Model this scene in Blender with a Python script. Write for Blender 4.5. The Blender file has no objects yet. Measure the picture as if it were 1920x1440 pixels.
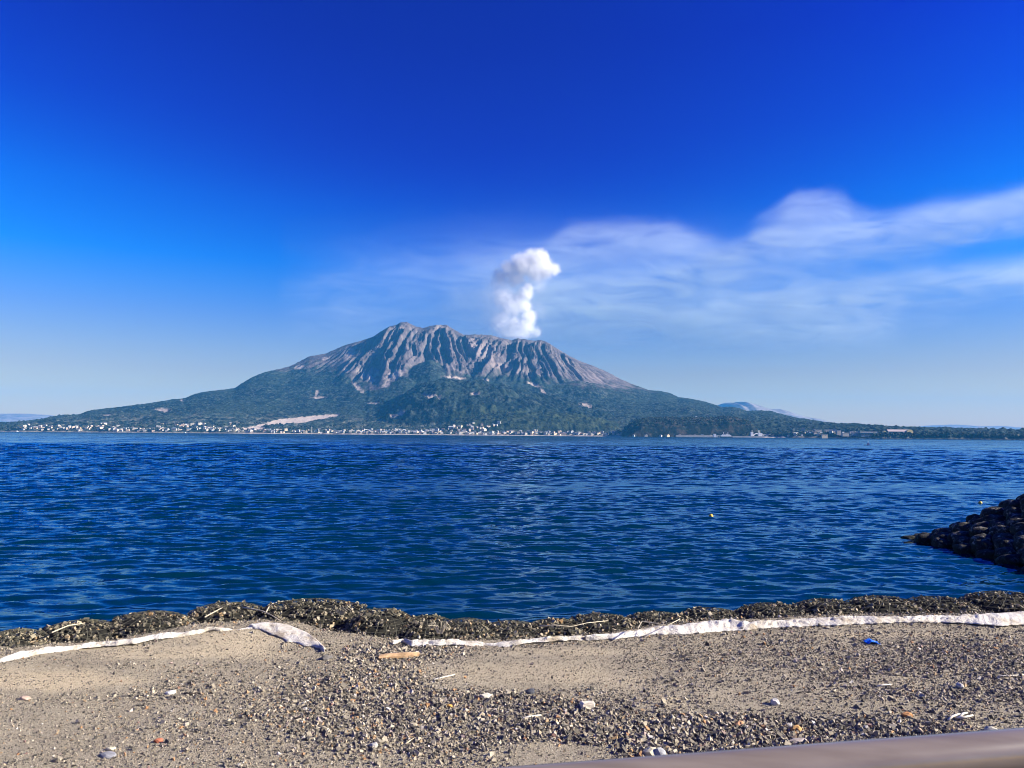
import bpy, math, random
import numpy as np
from mathutils import Vector, Matrix

R = math.radians
random.seed(11)
rng = np.random.default_rng(11)
sc = bpy.context.scene
C = sc.collection

# ------------------------------------------------------------------ camera
CAM_H = 5.0
FPX = 1450.0                      # focal length in pixels of the 1920 wide photograph
cam_d = bpy.data.cameras.new('camera')
cam_d.sensor_width = 36.0
cam_d.lens = 36.0 * FPX / 1920.0
cam_d.clip_start = 0.05
cam_d.clip_end = 120000.0
cam_d.dof.use_dof = True
cam_d.dof.focus_distance = 400.0
cam_d.dof.aperture_fstop = 9.0
cam = bpy.data.objects.new('camera', cam_d)
C.objects.link(cam)
ROT = Matrix.Rotation(R(90 + 3.755), 3, 'X') @ Matrix.Rotation(R(0.447), 3, 'Z')
cam.matrix_world = Matrix.Translation((0, 0, CAM_H)) @ ROT.to_4x4()
sc.camera = cam
RN = np.array(ROT)

# ------------------------------------------------------------------ sky, sun, exposure
SUN_AZ, SUN_EL = 98.0, 27.0       # degrees clockwise from the view direction (+y), above the horizon
sun_dir = Vector((math.sin(R(SUN_AZ)) * math.cos(R(SUN_EL)), math.cos(R(SUN_AZ)) * math.cos(R(SUN_EL)), math.sin(R(SUN_EL))))


def nd(nt, typ, ins=None, **props):
    n = nt.nodes.new(typ)
    for k, v in props.items():
        setattr(n, k, v)
    for k, v in (ins or {}).items():
        s = n.inputs[k]
        if isinstance(v, bpy.types.NodeSocket):
            nt.links.new(v, s)
        else:
            s.default_value = v
    return n


def mth(nt, op, a, b=0.0, c=0.0, clamp=False):
    n = nd(nt, 'ShaderNodeMath', {0: a, 1: b, 2: c}, operation=op)
    n.use_clamp = clamp
    return n.outputs[0]


def ramp(nt, fac, stops, interp='LINEAR'):
    n = nt.nodes.new('ShaderNodeValToRGB')
    n.color_ramp.interpolation = interp
    els = n.color_ramp.elements
    while len(els) < len(stops):
        els.new(0.5)
    for e, (p, col) in zip(els, stops):
        e.position = p
        e.color = (*col, 1.0) if len(col) == 3 else col
    nt.links.new(fac, n.inputs[0])
    return n.outputs[0]


def mixc(nt, fac, a, b, blend='MIX'):
    n = nt.nodes.new('ShaderNodeMix')
    n.data_type = 'RGBA'
    n.blend_type = blend
    for s, v in ((n.inputs[0], fac), (n.inputs[6], a), (n.inputs[7], b)):
        if isinstance(v, bpy.types.NodeSocket):
            nt.links.new(v, s)
        else:
            s.default_value = v if not isinstance(v, tuple) or len(v) == 4 else (*v, 1.0)
    return n.outputs[2]


world = bpy.data.worlds.new('World')
sc.world = world
world.use_nodes = True
wt = world.node_tree
wt.nodes.clear()
sky = nd(wt, 'ShaderNodeTexSky', sky_type='NISHITA', sun_disc=False)
sky.sun_elevation = R(SUN_EL)
sky.sun_rotation = R(SUN_AZ)
sky.altitude = 0.0
sky.air_density = 1.0
sky.dust_density = 0.6
sky.ozone_density = 3.0
tc = nd(wt, 'ShaderNodeTexCoord')
sep = nd(wt, 'ShaderNodeSeparateXYZ', {0: tc.outputs['Generated']})
# the lens and glass polarise: clear sky darkens 90 degrees away from the sun
dot = nd(wt, 'ShaderNodeVectorMath', {0: tc.outputs['Generated'], 1: tuple(sun_dir)}, operation='DOT_PRODUCT').outputs['Value']
c2 = mth(wt, 'MULTIPLY', dot, dot)
pol = mth(wt, 'DIVIDE', mth(wt, 'SUBTRACT', 1.0, c2), mth(wt, 'ADD', 1.0, c2))
elev_w = nd(wt, 'ShaderNodeMapRange', {0: sep.outputs['Z'], 1: 0.04, 2: 0.36, 3: 0.0, 4: 1.0}, interpolation_type='SMOOTHSTEP').outputs[0]
polw = mth(wt, 'MULTIPLY', mth(wt, 'POWER', pol, 1.3), elev_w)
polc = mixc(wt, polw, (1.0, 1.0, 1.0), (0.0, 0.10, 0.62))
tint = ramp(wt, sep.outputs['Z'], [
    (0.02, (1.22, 0.84, 0.27)), (0.077, (0.84, 0.63, 0.56)), (0.145, (0.43, 0.58, 0.98)), (0.21, (0.03, 0.64, 1.38)),
    (0.28, (0.0, 0.57, 1.46)), (0.37, (0.0, 0.25, 1.36)), (0.46, (0.0, 0.085, 1.26)), (1.0, (0.0, 0.06, 1.1))])
skc = mixc(wt, 1.0, sky.outputs[0], tint, 'MULTIPLY')
skc = mixc(wt, 1.0, skc, polc, 'MULTIPLY')
bg = nd(wt, 'ShaderNodeBackground', {'Color': skc, 'Strength': 0.065})
wo = nd(wt, 'ShaderNodeOutputWorld', {'Surface': bg.outputs[0]})

sun_l = bpy.data.lights.new('sun', 'SUN')
sun_l.energy = 5.0
sun_l.angle = R(0.53)
sun_l.color = (1.0, 0.92, 0.75)
sun_o = bpy.data.objects.new('sun', sun_l)
C.objects.link(sun_o)
sun_o.rotation_euler = sun_dir.to_track_quat('Z', 'Y').to_euler()
sun_o.location = (60, -20, 80)

sc.view_settings.view_transform = 'Standard'
sc.view_settings.look = 'None'
sc.view_settings.exposure = 1.3
sc.view_settings.gamma = 1.0
sc.view_settings.use_curve_mapping = False
sc.render.engine = 'CYCLES'
sc.cycles.max_bounces = 8
sc.cycles.diffuse_bounces = 2
sc.cycles.glossy_bounces = 2
sc.cycles.transmission_bounces = 2
sc.cycles.volume_bounces = 6
sc.cycles.volume_step_rate = 1.0
sc.cycles.volume_max_steps = 256
sc.cycles.filter_width = 1.0
sc.cycles.caustics_reflective = False
sc.cycles.caustics_refractive = False

# ------------------------------------------------------------------ helpers


def ray(px, py):
    d = RN @ np.array([(px - 960.0) / FPX, -(py - 720.0) / FPX, -1.0])
    return d


def at(px, py, y=None, z=None):
    d = ray(px, py)
    t = y / d[1] if y is not None else (z - CAM_H) / d[2]
    return Vector((d[0] * t, d[1] * t, CAM_H + d[2] * t))


def proj(P):
    P = np.asarray(P, float) - np.array([0, 0, CAM_H])
    L = P @ RN
    w = np.where(L[..., 2] < -1e-6, -L[..., 2], 1e-6)
    return 960 + FPX * L[..., 0] / w, 720 - FPX * L[..., 1] / w


_perm = np.random.default_rng(5).permutation(4096).astype(np.int64)
_ang = np.random.default_rng(6).uniform(0, 2 * np.pi, 4096)
_gx, _gy = np.cos(_ang), np.sin(_ang)


def perlin(x, y, seed=0):
    x = np.asarray(x, float) + seed * 17.31
    y = np.asarray(y, float) - seed * 9.73
    xi, yi = np.floor(x).astype(np.int64), np.floor(y).astype(np.int64)
    xf, yf = x - xi, y - yi
    u, v = xf ** 3 * (xf * (xf * 6 - 15) + 10), yf ** 3 * (yf * (yf * 6 - 15) + 10)

    def g(ix, iy, dx, dy):
        h = _perm[(_perm[ix & 4095] + iy) & 4095]
        return _gx[h] * dx + _gy[h] * dy
    a = g(xi, yi, xf, yf)
    b = g(xi + 1, yi, xf - 1, yf)
    c = g(xi, yi + 1, xf, yf - 1)
    d = g(xi + 1, yi + 1, xf - 1, yf - 1)
    return ((a + u * (b - a)) + v * ((c + u * (d - c)) - (a + u * (b - a)))) * 1.5


def fbm(x, y, oct=4, seed=0, gain=0.5, lac=2.03):
    s, a, n = 0, 1.0, 0
    for i in range(oct):
        s = s + a * perlin(x, y, seed + i * 3)
        n += a
        a *= gain
        x, y = np.asarray(x) * lac, np.asarray(y) * lac
    return s / n


def ridged(x, y, oct=3, seed=0, gain=0.5):
    s, a, n = 0, 1.0, 0
    for i in range(oct):
        s = s + a * (1 - np.abs(perlin(x, y, seed + i * 5)) * 2)
        n += a
        a *= gain
        x, y = np.asarray(x) * 2.1, np.asarray(y) * 1.6
    return s / n


def sstep(a, b, x):
    t = np.clip((np.asarray(x, float) - a) / (b - a), 0, 1)
    return t * t * (3 - 2 * t)


def mesh_np(name, V, F, smooth=False, attrs=None):
    me = bpy.data.meshes.new(name)
    V = np.ascontiguousarray(V, np.float32)
    F = np.ascontiguousarray(F, np.int32)
    me.vertices.add(len(V))
    me.vertices.foreach_set('co', V.ravel())
    n, k = F.shape
    me.loops.add(n * k)
    me.loops.foreach_set('vertex_index', F.ravel())
    me.polygons.add(n)
    me.polygons.foreach_set('loop_start', np.arange(0, n * k, k, dtype=np.int32))
    me.polygons.foreach_set('use_smooth', np.full(n, bool(smooth)))
    for an, av in (attrs or {}).items():
        at_ = me.attributes.new(an, 'FLOAT', 'POINT')
        at_.data.foreach_set('value', np.ascontiguousarray(av, np.float32).ravel())
    me.update(calc_edges=True)
    return me


def grid_faces(nr, nc):
    i = np.arange(nr * nc).reshape(nr, nc)
    return np.stack([i[:-1, :-1], i[:-1, 1:], i[1:, 1:], i[1:, :-1]], -1).reshape(-1, 4)


def link(name, me, m=None, parent=None, loc=None):
    o = bpy.data.objects.new(name, me)
    C.objects.link(o)
    if m is not None:
        if len(me.materials) == 0:
            me.materials.append(m)
    if parent is not None:
        o.parent = parent
    if loc is not None:
        o.location = loc
    return o


def tag(o, label=None, cat=None, group=None, kind=None):
    if label:
        o['label'] = label
    if cat:
        o['category'] = cat
    if group:
        o['group'] = group
    if kind:
        o['kind'] = kind
    return o


def empty(name, loc, label, cat, group=None, rz=0.0):
    o = bpy.data.objects.new(name, None)
    C.objects.link(o)
    o.location = loc
    o.rotation_euler = (0, 0, rz)
    return tag(o, label, cat, group)


class MB:
    """collects boxes, prisms, tubes into one mesh"""

    def __init__(self):
        self.v, self.f, self.mi = [], [], []

    def add(self, vs, fs, mi=0):
        b = len(self.v)
        self.v += [tuple(p) for p in vs]
        self.f += [[b + i for i in q] for q in fs]
        self.mi += [mi] * len(fs)
        return self

    def box(self, c, s, rz=0.0, mi=0):
        x, y, z = s[0] / 2, s[1] / 2, s[2] / 2
        ca, sa = math.cos(rz), math.sin(rz)
        vs = [(c[0] + ca * a - sa * b, c[1] + sa * a + ca * b, c[2] + d) for d in (-z, z) for a, b in ((-x, -y), (x, -y), (x, y), (-x, y))]
        return self.add(vs, [(3, 2, 1, 0), (4, 5, 6, 7), (0, 1, 5, 4), (1, 2, 6, 5), (2, 3, 7, 6), (3, 0, 4, 7)], mi)

    def tube(self, pts, rad, n=6, mi=0):
        pts = [Vector(p) for p in pts]
        rad = rad if isinstance(rad, (list, tuple)) else [rad] * len(pts)
        vs, fs = [], []
        for i, p in enumerate(pts):
            d = (pts[min(i + 1, len(pts) - 1)] - pts[max(i - 1, 0)]).normalized()
            a = d.orthogonal().normalized() if abs(d.z) > 0.95 else d.cross(Vector((0, 0, 1))).normalized()
            b = d.cross(a)
            for k in range(n):
                t = 2 * math.pi * k / n
                vs.append(p + (a * math.cos(t) + b * math.sin(t)) * rad[i])
        for i in range(len(pts) - 1):
            for k in range(n):
                fs.append((i * n + k, i * n + (k + 1) % n, (i + 1) * n + (k + 1) % n, (i + 1) * n + k))
        fs.append(tuple(range(n))[::-1])
        fs.append(tuple(range((len(pts) - 1) * n, len(pts) * n)))
        return self.add(vs, fs, mi)

    def build(self, name, mats, parent=None, loc=None, smooth=False):
        me = bpy.data.meshes.new(name)
        me.from_pydata(self.v, [], self.f)
        for m in (mats if isinstance(mats, (list, tuple)) else [mats]):
            me.materials.append(m)
        me.polygons.foreach_set('material_index', np.array(self.mi, np.int32))
        if smooth:
            me.polygons.foreach_set('use_smooth', np.ones(len(self.f), bool))
        me.update()
        return link(name, me, None, parent, loc)


def new_mat(name):
    m = bpy.data.materials.new(name)
    m.use_nodes = True
    nt = m.node_tree
    nt.nodes.clear()
    out = nd(nt, 'ShaderNodeOutputMaterial')
    return m, nt, out


def pbr(nt, out, col, rough=0.85, spec=0.3, normal=None, metal=0.0):
    b = nd(nt, 'ShaderNodeBsdfPrincipled', {'Base Color': col if isinstance(col, bpy.types.NodeSocket) else (*col, 1), 'Roughness': rough, 'Specular IOR Level': spec, 'Metallic': metal})
    if normal is not None:
        nt.links.new(normal, b.inputs['Normal'])
    nt.links.new(b.outputs[0], out.inputs['Surface'])
    return b


def simple(name, col, rough=0.8, spec=0.3, var=0.25, scale=3.0, bump=0.0, metal=0.0, bdist=0.01):
    m, nt, out = new_mat(name)
    co = nd(nt, 'ShaderNodeTexCoord').outputs['Object']
    n = nd(nt, 'ShaderNodeTexNoise', {'Vector': co, 'Scale': scale, 'Detail': 5.0, 'Roughness': 0.6}).outputs[0]
    lo = tuple(c * (1 - var) for c in col)
    hi = tuple(min(1, c * (1 + var)) for c in col)
    cc = ramp(nt, n, [(0.3, lo), (0.7, hi)])
    nm = None
    if bump:
        nm = nd(nt, 'ShaderNodeBump', {'Height': n, 'Strength': bump, 'Distance': bdist}).outputs[0]
    pbr(nt, out, cc, rough, spec, nm, metal)
    return m


def attr(nt, name):
    return nd(nt, 'ShaderNodeAttribute', attribute_name=name).outputs['Fac']


# ------------------------------------------------------------------ the air
HAZE_TOP = 1290.0
mb = MB()
mb.box((0, 11900, (HAZE_TOP - 8) / 2), (50000, 25800, HAZE_TOP + 8))
hm, nt, out = new_mat('haze_air')
pv = nd(nt, 'ShaderNodeVolumePrincipled', {'Color': (0.075, 0.47, 1.0, 1), 'Density': 3.0e-5, 'Anisotropy': 0.0})
nt.links.new(pv.outputs[0], out.inputs['Volume'])
haze = mb.build('haze', hm)
tag(haze, 'thin pale blue haze in the air over the bay', kind='stuff')

# ------------------------------------------------------------------ volcano terrain
SKY = [(-220, 801), (-100, 798), (0, 794), (37, 792), (67, 789), (100, 782), (130, 779), (152, 777), (162, 772), (185, 768), (220, 764), (250, 760), (275, 757),
       (325, 749), (347, 747), (362, 740), (382, 735), (425, 730), (440, 728), (452, 720), (470, 709), (485, 702), (500, 697), (520, 693), (543, 687),
       (563, 677), (580, 668), (610, 663), (647, 647), (680, 638), (700, 631), (713, 622), (730, 612), (746, 608), (750, 604), (763, 604), (780, 612),
       (793, 615), (807, 611), (820, 609), (837, 609), (850, 617), (870, 628), (887, 627), (920, 628), (937, 633), (960, 638), (970, 634), (990, 637),
       (1003, 639), (1013, 637), (1027, 642), (1047, 655), (1067, 667), (1087, 677), (1110, 685), (1140, 698), (1160, 709), (1185, 720), (1202, 726), (1217, 732),
       (1237, 733), (1255, 737), (1272, 745), (1290, 747), (1317, 752), (1337, 758), (1355, 764), (1372, 763), (1387, 766), (1400, 771), (1425, 770),
       (1445, 771), (1462, 776), (1490, 784), (1520, 789), (1545, 794), (1570, 797), (1604, 797), (1629, 800), (1663, 803), (1709, 805), (1778, 806),
       (1824, 808), (1893, 809), (1920, 810), (2040, 812), (2200, 814)]
SKY = np.array(SKY, float)
NU = 1020
U = np.linspace(-0.80, 0.80, NU)


def outline_tan(pts, lo=-1):
    """points in the photograph -> (u, tan of elevation) on the NU grid"""
    u, e = [], []
    for px, py in pts:
        d = ray(px, py)
        u.append(d[0] / d[1])
        e.append(d[2] / d[1])
    return np.interp(U, u, e, left=e[0] if lo is None else lo, right=e[-1] if lo is None else lo)


E = outline_tan(SKY, None)
uk = lambda px: (px - 960) / FPX
YC = np.interp(U, [uk(-200), uk(100), uk(420), uk(560), uk(1150), uk(1500), uk(1570), uk(1640), uk(2100)], [5900, 6300, 7000, 8000, 8000, 7000, 6300, 4700, 4300])
kern = np.hanning(61)
kern /= kern.sum()
YC = np.convolve(np.pad(YC, 30, 'edge'), kern, 'valid')
HC = CAM_H + E * YC
YS = np.interp(U, [uk(-200), uk(500), uk(960), uk(1350), uk(1640), uk(2100)], [4750, 4600, 4500, 4200, 3600, 3100])
YS = YS + 25 * perlin(U * 40, 0 * U, 3) + 12 * perlin(U * 130, 0 * U, 4)
NT, NB = 300, 50
T = np.concatenate([np.linspace(0, 0.16, 56, endpoint=False), np.linspace(0.16, 1, NT - 56)])
Ug, Tg = np.meshgrid(U, T)
Y = YS[None] + (YC - YS)[None] * Tg
X = Ug * Y
Hg = HC[None] + 0 * Tg
ex = 1.05 + 0.75 * sstep(150, 900, Hg)
low = 10 * sstep(0, 0.03, Tg) + 30 * sstep(0.02, 0.25, Tg)
low = np.minimum(low, 0.35 * Hg)
Z = low * (1 - Tg ** 2) + Hg * np.clip(Tg, 0, 1) ** ex
crestw = 1 - sstep(0.86, 1.0, Tg)
# crater rim and ravines running down the bare cone
Ax, Ay = float(uk(790)) * 8000, 9700.0
Bx, By = float(uk(990)) * 8000, 9300.0
wx = fbm(X / 520, Y / 700, 4, 21) * 85
wB = sstep(uk(865), uk(905), Ug + 0.006 * fbm(X / 250, Y / 250, 2, 8))


def gul(ax, ay, seed):
    an = np.arctan2(X + wx - ax, ay - Y)
    rr = np.hypot(X - ax, ay - Y)
    big = ridged(an * 9.5, rr / 1300, 3, seed)
    med = ridged(an * 30 + 0.45 * fbm(X / 200, Y / 300, 2, seed + 2), rr / 1300, 3, seed + 7)
    return big, med, an, rr


bA, mA, aA, rA = gul(Ax, Ay, 31)
bB, mB, aB, rB = gul(Bx, By, 47)
big = bA * (1 - wB) + bB * wB
med = mA * (1 - wB) + mB * wB
# the flank left of the first summit and the far right flank are smooth ash slopes
face = sstep(uk(640), uk(705), Ug + 0.05 * (1 - Tg) + 0.02 * fbm(X / 300, Y / 300, 2, 9)) * (1 - sstep(uk(1040), uk(1110), Ug))
hi = sstep(360, 620, Z)
top_fade = 1 - sstep(0.93, 1.0, Tg)
amp = hi * top_fade * (0.16 + 0.84 * face)
Z = Z + amp * (big * 76 + (med - 0.25) * 108 - 42)
aF = aA * (1 - wB) + aB * wB
Z = Z + amp * 24 * ridged(aF * 75 + 0.6 * fbm(X / 120, Y / 220, 2, 71), Y / 700, 2, 61)
rx = sstep(0.5, 1.0, Tg) * hi
Z = Z + rx * 5 * fbm(X / 34, Y / 34, 3, 77)
crest_tan = HC / YC


def hill(pts, yc, front, back, p=0.6):
    e = outline_tan(pts, -0.02)
    H = np.maximum(CAM_H + e * yc, 0)[None]
    d = np.where(Y < yc, (yc - Y) / front, (Y - yc) / back)
    b = np.clip(1 - d ** 2, 0, 1) ** p
    return H * b, b


h2, _ = hill([(688, 800), (700, 790), (723, 775), (767, 742), (800, 726), (833, 719), (883, 721), (933, 731), (1000, 746), (1070, 760), (1133, 775), (1200, 800)], 6050, 1050, 900)
h2 = h2 + (h2 > 40) * (26 * fbm(X / 210, Y / 210, 3, 81) + 30 * (ridged(X / 330, Y / 420, 2, 83) - 0.3))
h3, _ = hill([(810, 812), (850, 792), (900, 782), (960, 778), (1040, 777), (1100, 783), (1145, 792), (1165, 803), (1176, 814)], 4950, 330, 300)
h3 = h3 + (h3 > 12) * 9 * fbm(X / 90, Y / 90, 3, 85)
h4, _ = hill([(1380, 806), (1405, 800), (1460, 799.5), (1540, 801), (1640, 806), (1760, 809), (1900, 812), (2100, 816)], 4650, 380, 600)
h4 = h4 + (h4 > 12) * 6 * fbm(X / 70, Y / 70, 3, 87)
h5, _ = hill([(1225, 790), (1245, 772), (1270, 767), (1290, 766), (1310, 772), (1340, 790)], 5900, 500, 500)
h6, _ = hill([(690, 780), (740, 712), (775, 690), (807, 677), (840, 694), (870, 712), (905, 745), (930, 780)], 6950, 700, 380)
h7, _ = hill([(860, 760), (900, 715), (960, 716), (1010, 724), (1050, 722), (1085, 716), (1110, 722), (1150, 745), (1190, 780)], 6800, 600, 500)
Z0 = Z.copy()
for h in (h2, h3, h4, h5, h6, h7):
    Z = np.maximum(Z, h) + np.minimum(np.minimum(Z, h), 12) * 0.3
# never rise above the skyline in front of the crest
ceil_z = CAM_H + crest_tan[None] * Y - 2
Z = np.where((Tg < 0.985) & (Z > ceil_z), ceil_z + 0.05 * (Z - ceil_z), Z)

PX, PY = proj(np.stack([X, Y, Z], -1))
# plant cover
line = np.interp(PX, [0, 480, 520, 600, 640, 670, 690, 700, 730, 760, 790, 807, 830, 860, 880, 920, 960, 1010, 1060, 1100, 1150, 1200, 1240, 1300],
                 [600, 640, 688, 684, 697, 712, 725, 728, 712, 700, 688, 677, 692, 707, 697, 695, 700, 706, 712, 722, 727, 727, 722, 700])
vn = fbm(X / 170, Y / 170, 4, 91) * 16 + fbm((X) / 45, Y / 90, 3, 95) * 9
tongue = (1 - sstep(0.15, 0.6, med)) * 10 * hi
veg = sstep(-11, 11, PY - line + 1.25 * vn - tongue)
veg = np.maximum(veg, ((h6 > Z0) & (h6 > 60)) * 0.95)
veg = np.where(PX < 500, np.maximum(veg, 0.9), veg)
veg = np.where(PX > 1260, np.maximum(veg, 0.95), veg)


def blob(cx, cy, rx_, ry_, ang=0.0, soft=0.5):
    ca, sa = math.cos(R(ang)), math.sin(R(ang))
    dx, dy = PX - cx, PY - cy
    a, b = (ca * dx + sa * dy) / rx_, (-sa * dx + ca * dy) / ry_
    return 1 - sstep(1 - soft, 1 + soft * 0.4, np.sqrt(a * a + b * b) + 0.8 * fbm(PX / 7, PY / 7, 4, 99, 0.65))


bare = np.zeros_like(Z)
for b in [(655, 663, 16, 9, -50), (688, 705, 20, 8, 35), (700, 697, 12, 8, 20), (738, 705, 20, 9, -35), (750, 700, 10, 7, -40), (725, 722, 10, 5, -25), (672, 728, 16, 4, 45),
          (649, 695, 5, 4, 30), (598, 747, 16, 2.2, -4), (594, 739, 3, 6, 20), (1100, 762, 14, 4.5, 18), (852, 709, 22, 2.5, 5), (912, 714, 5, 3, 0),
          (560, 689, 10, 4, -15), (610, 672, 8, 3, -10), (1000, 722, 14, 3, 20), (1018, 735, 7, 3, 50), (890, 740, 9, 2, 0), (930, 642, 3, 2, 0),
          (824, 613, 7, 6, 20), (340, 752, 3, 2, 0), (306, 770, 14, 4, 0), (202, 780, 7, 2, 0), (700, 757, 12, 2, 0), (738, 783, 10, 3, 10), (810, 745, 18, 4, 10), (750, 778, 8, 5, 0)]:
    bare = np.maximum(bare, 0.66 * blob(*b))
pink = np.maximum(blob(905, 655, 34, 17, 28), blob(950, 690, 45, 7, 12)) * 0.9
pink = np.maximum(pink, blob(1095, 700, 55, 10, 28) * 0.5)
pink = np.maximum(pink, blob(722, 632, 40, 5, -25) * 0.35)


def inpoly(poly):
    poly = np.array(poly, float)
    r = np.zeros(PX.shape, bool)
    j = len(poly) - 1
    qx, qy = PX + 2.5 * perlin(PX / 9, PY / 4, 12), PY + 0.8 * perlin(PX / 7, PY / 3, 13)
    for i in range(len(poly)):
        (xi, yi), (xj, yj) = poly[i], poly[j]
        c = ((yi > qy) != (yj > qy)) & (qx < (xj - xi) * (qy - yi) / (yj - yi + 1e-9) + xi)
        r ^= c
        j = i
    return r


sandf = inpoly([(440, 806), (470, 801), (490, 796.5), (522, 787), (560, 783), (600, 779.5), (639, 777.5), (632, 781.5), (600, 787), (585, 791), (540, 795), (515, 797.5), (490, 800), (500, 805), (470, 808)])
bare = np.maximum(bare, sandf * 0.95)
beach = (1 - sstep(0.006, 0.014, Tg)) * (0.35 + 0.65 * sstep(uk(430), uk(470), Ug) * (1 - sstep(uk(1480), uk(1560), Ug)))
bare = np.maximum(bare, beach)
veg = veg * (1 - bare)
lowland = (1 - sstep(70, 150, Z - 0.02 * (Y - 5000))) * (1 - (h2 > Z0)) * (1 - (h3 > Z0)) * (1 - (h4 > Z0))
lowland = lowland * (1 - sstep(uk(1100), uk(1200), Ug))
field = sstep(-0.05, 0.18, fbm(X / 120, Y / 90, 3, 111)) * lowland
field = np.maximum(field, 0.8 * sstep(0.25, 0.4, fbm(X / 60, Y / 60, 2, 113)) * lowland)
coarse = np.clip((h2 > Z0) * 1.0 + 0.35, 0, 1)
forest = veg * (1 - field) * sstep(0.004, 0.02, Tg)
Z = Z + forest * crestw * (coarse * 40 * np.abs(fbm(X / 66, Y / 66, 2, 121)) + 15 * np.abs(perlin(X / 26, Y / 26, 125)) + 6 * fbm(X / 130, Y / 130, 2, 127))
Z = Z + forest * (1 - crestw) * 7 * np.abs(perlin(X / 26, Y / 26, 129))
Z[0] = -4.0
# back of the mountain
rows = [np.stack([X, Y, Z], -1)]
bk = np.linspace(0, 1, NB)[1:]
xb, yb, zb = [], [], []
for s in bk:
    yy = YC + s * 3200
    xb.append(U * yy)
    yb.append(yy)
    zb.append(Z[-1] * (1 - s) ** 1.3 - 4 * s + 0 * U - 40 * np.sin(np.pi * s) * np.clip(Z[-1] / 700, 0, 1) * np.abs(fbm(U * yy / 300, yy / 300 + 0 * U, 2, 7)))
back = np.stack([np.array(xb), np.array(yb), np.array(zb)], -1)
V = np.concatenate([rows[0], back], 0)
padb = lambda a, v=None: np.concatenate([a, np.repeat(a[-1:], NB - 1, 0)], 0)
me = mesh_np('volcano', V.reshape(-1, 3), grid_faces(NT + NB - 1, NU), True,
             {'veg': padb(veg), 'bare': padb(bare), 'pink': padb(pink), 'field': padb(field), 'coarse': padb(coarse), 'green': padb(((h3 > Z0) & (h3 > 8)) * 1.0 + ((h4 > Z0) & (h4 > 8)) * 0.7)})

vm, nt, out = new_mat('volcano_ground')
geo = nd(nt, 'ShaderNodeNewGeometry').outputs['Position']
n1 = nd(nt, 'ShaderNodeTexNoise', {'Vector': geo, 'Scale': 0.011, 'Detail': 6.0, 'Roughness': 0.62}).outputs[0]
n2 = nd(nt, 'ShaderNodeTexNoise', {'Vector': geo, 'Scale': 0.045, 'Detail': 4.0, 'Roughness': 0.65}).outputs[0]
n3 = nd(nt, 'ShaderNodeTexNoise', {'Vector': geo, 'Scale': 0.004, 'Detail': 3.0}).outputs[0]
n4 = nd(nt, 'ShaderNodeTexNoise', {'Vector': geo, 'Scale': 0.017, 'Detail': 5.0, 'Roughness': 0.7}).outputs[0]
rock = ramp(nt, n1, [(0.36, (0.056, 0.047, 0.052)), (0.5, (0.104, 0.088, 0.092)), (0.64, (0.165, 0.137, 0.134))])
rock = mixc(nt, attr(nt, 'pink'), rock, (0.25, 0.20, 0.185))
vg = ramp(nt, mth(nt, 'ADD', mth(nt, 'MULTIPLY', n2, 0.4), mth(nt, 'MULTIPLY', n4, 0.6)), [(0.44, (0.001, 0.004, 0.006)), (0.51, (0.010, 0.020, 0.020)), (0.575, (0.058, 0.072, 0.062))])
vg2 = mixc(nt, nd(nt, 'ShaderNodeMapRange', {0: n3, 1: 0.42, 2: 0.62, 3: 0.0, 4: 0.55}).outputs[0], vg, (0.034, 0.052, 0.038))
vg2 = mixc(nt, mth(nt, 'MULTIPLY', attr(nt, 'coarse'), 0.45), vg2, mixc(nt, 1.0, vg2, (0.45, 0.5, 0.5), 'MULTIPLY'))
vg2 = mixc(nt, mth(nt, 'MULTIPLY', attr(nt, 'green'), 0.6), vg2, ramp(nt, n4, [(0.4, (0.006, 0.013, 0.006)), (0.6, (0.055, 0.070, 0.028))]))
vg2 = mixc(nt, mth(nt, 'MULTIPLY', attr(nt, 'field'), 0.75), vg2, ramp(nt, n2, [(0.40, (0.035, 0.055, 0.045)), (0.60, (0.20, 0.19, 0.145))]))
col = mixc(nt, attr(nt, 'veg'), rock, vg2)
sandc = ramp(nt, n2, [(0.3, (0.36, 0.29, 0.24)), (0.7, (0.55, 0.46, 0.39))])
col = mixc(nt, attr(nt, 'bare'), col, sandc)
bp = nd(nt, 'ShaderNodeBump', {'Height': n2, 'Strength': 0.7, 'Distance': 14.0}).outputs[0]
pbr(nt, out, col, 0.95, 0.1, bp)
volc = link('volcano', me, vm)
tag(volc, 'broad volcano with bare ravined summit and wooded foot across the bay', kind='structure')
TX, TY, TZ = X, Y, Z


def ground_far(px, t):
    """point on the volcano's foot: column of the photograph, fraction of the way from shore to crest"""
    j = int(np.clip(np.searchsorted(U, uk(px)), 0, NU - 1))
    i = int(np.clip(np.searchsorted(T, t), 1, NT - 1))
    return Vector((TX[i, j], TY[i, j], TZ[i, j]))


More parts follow.
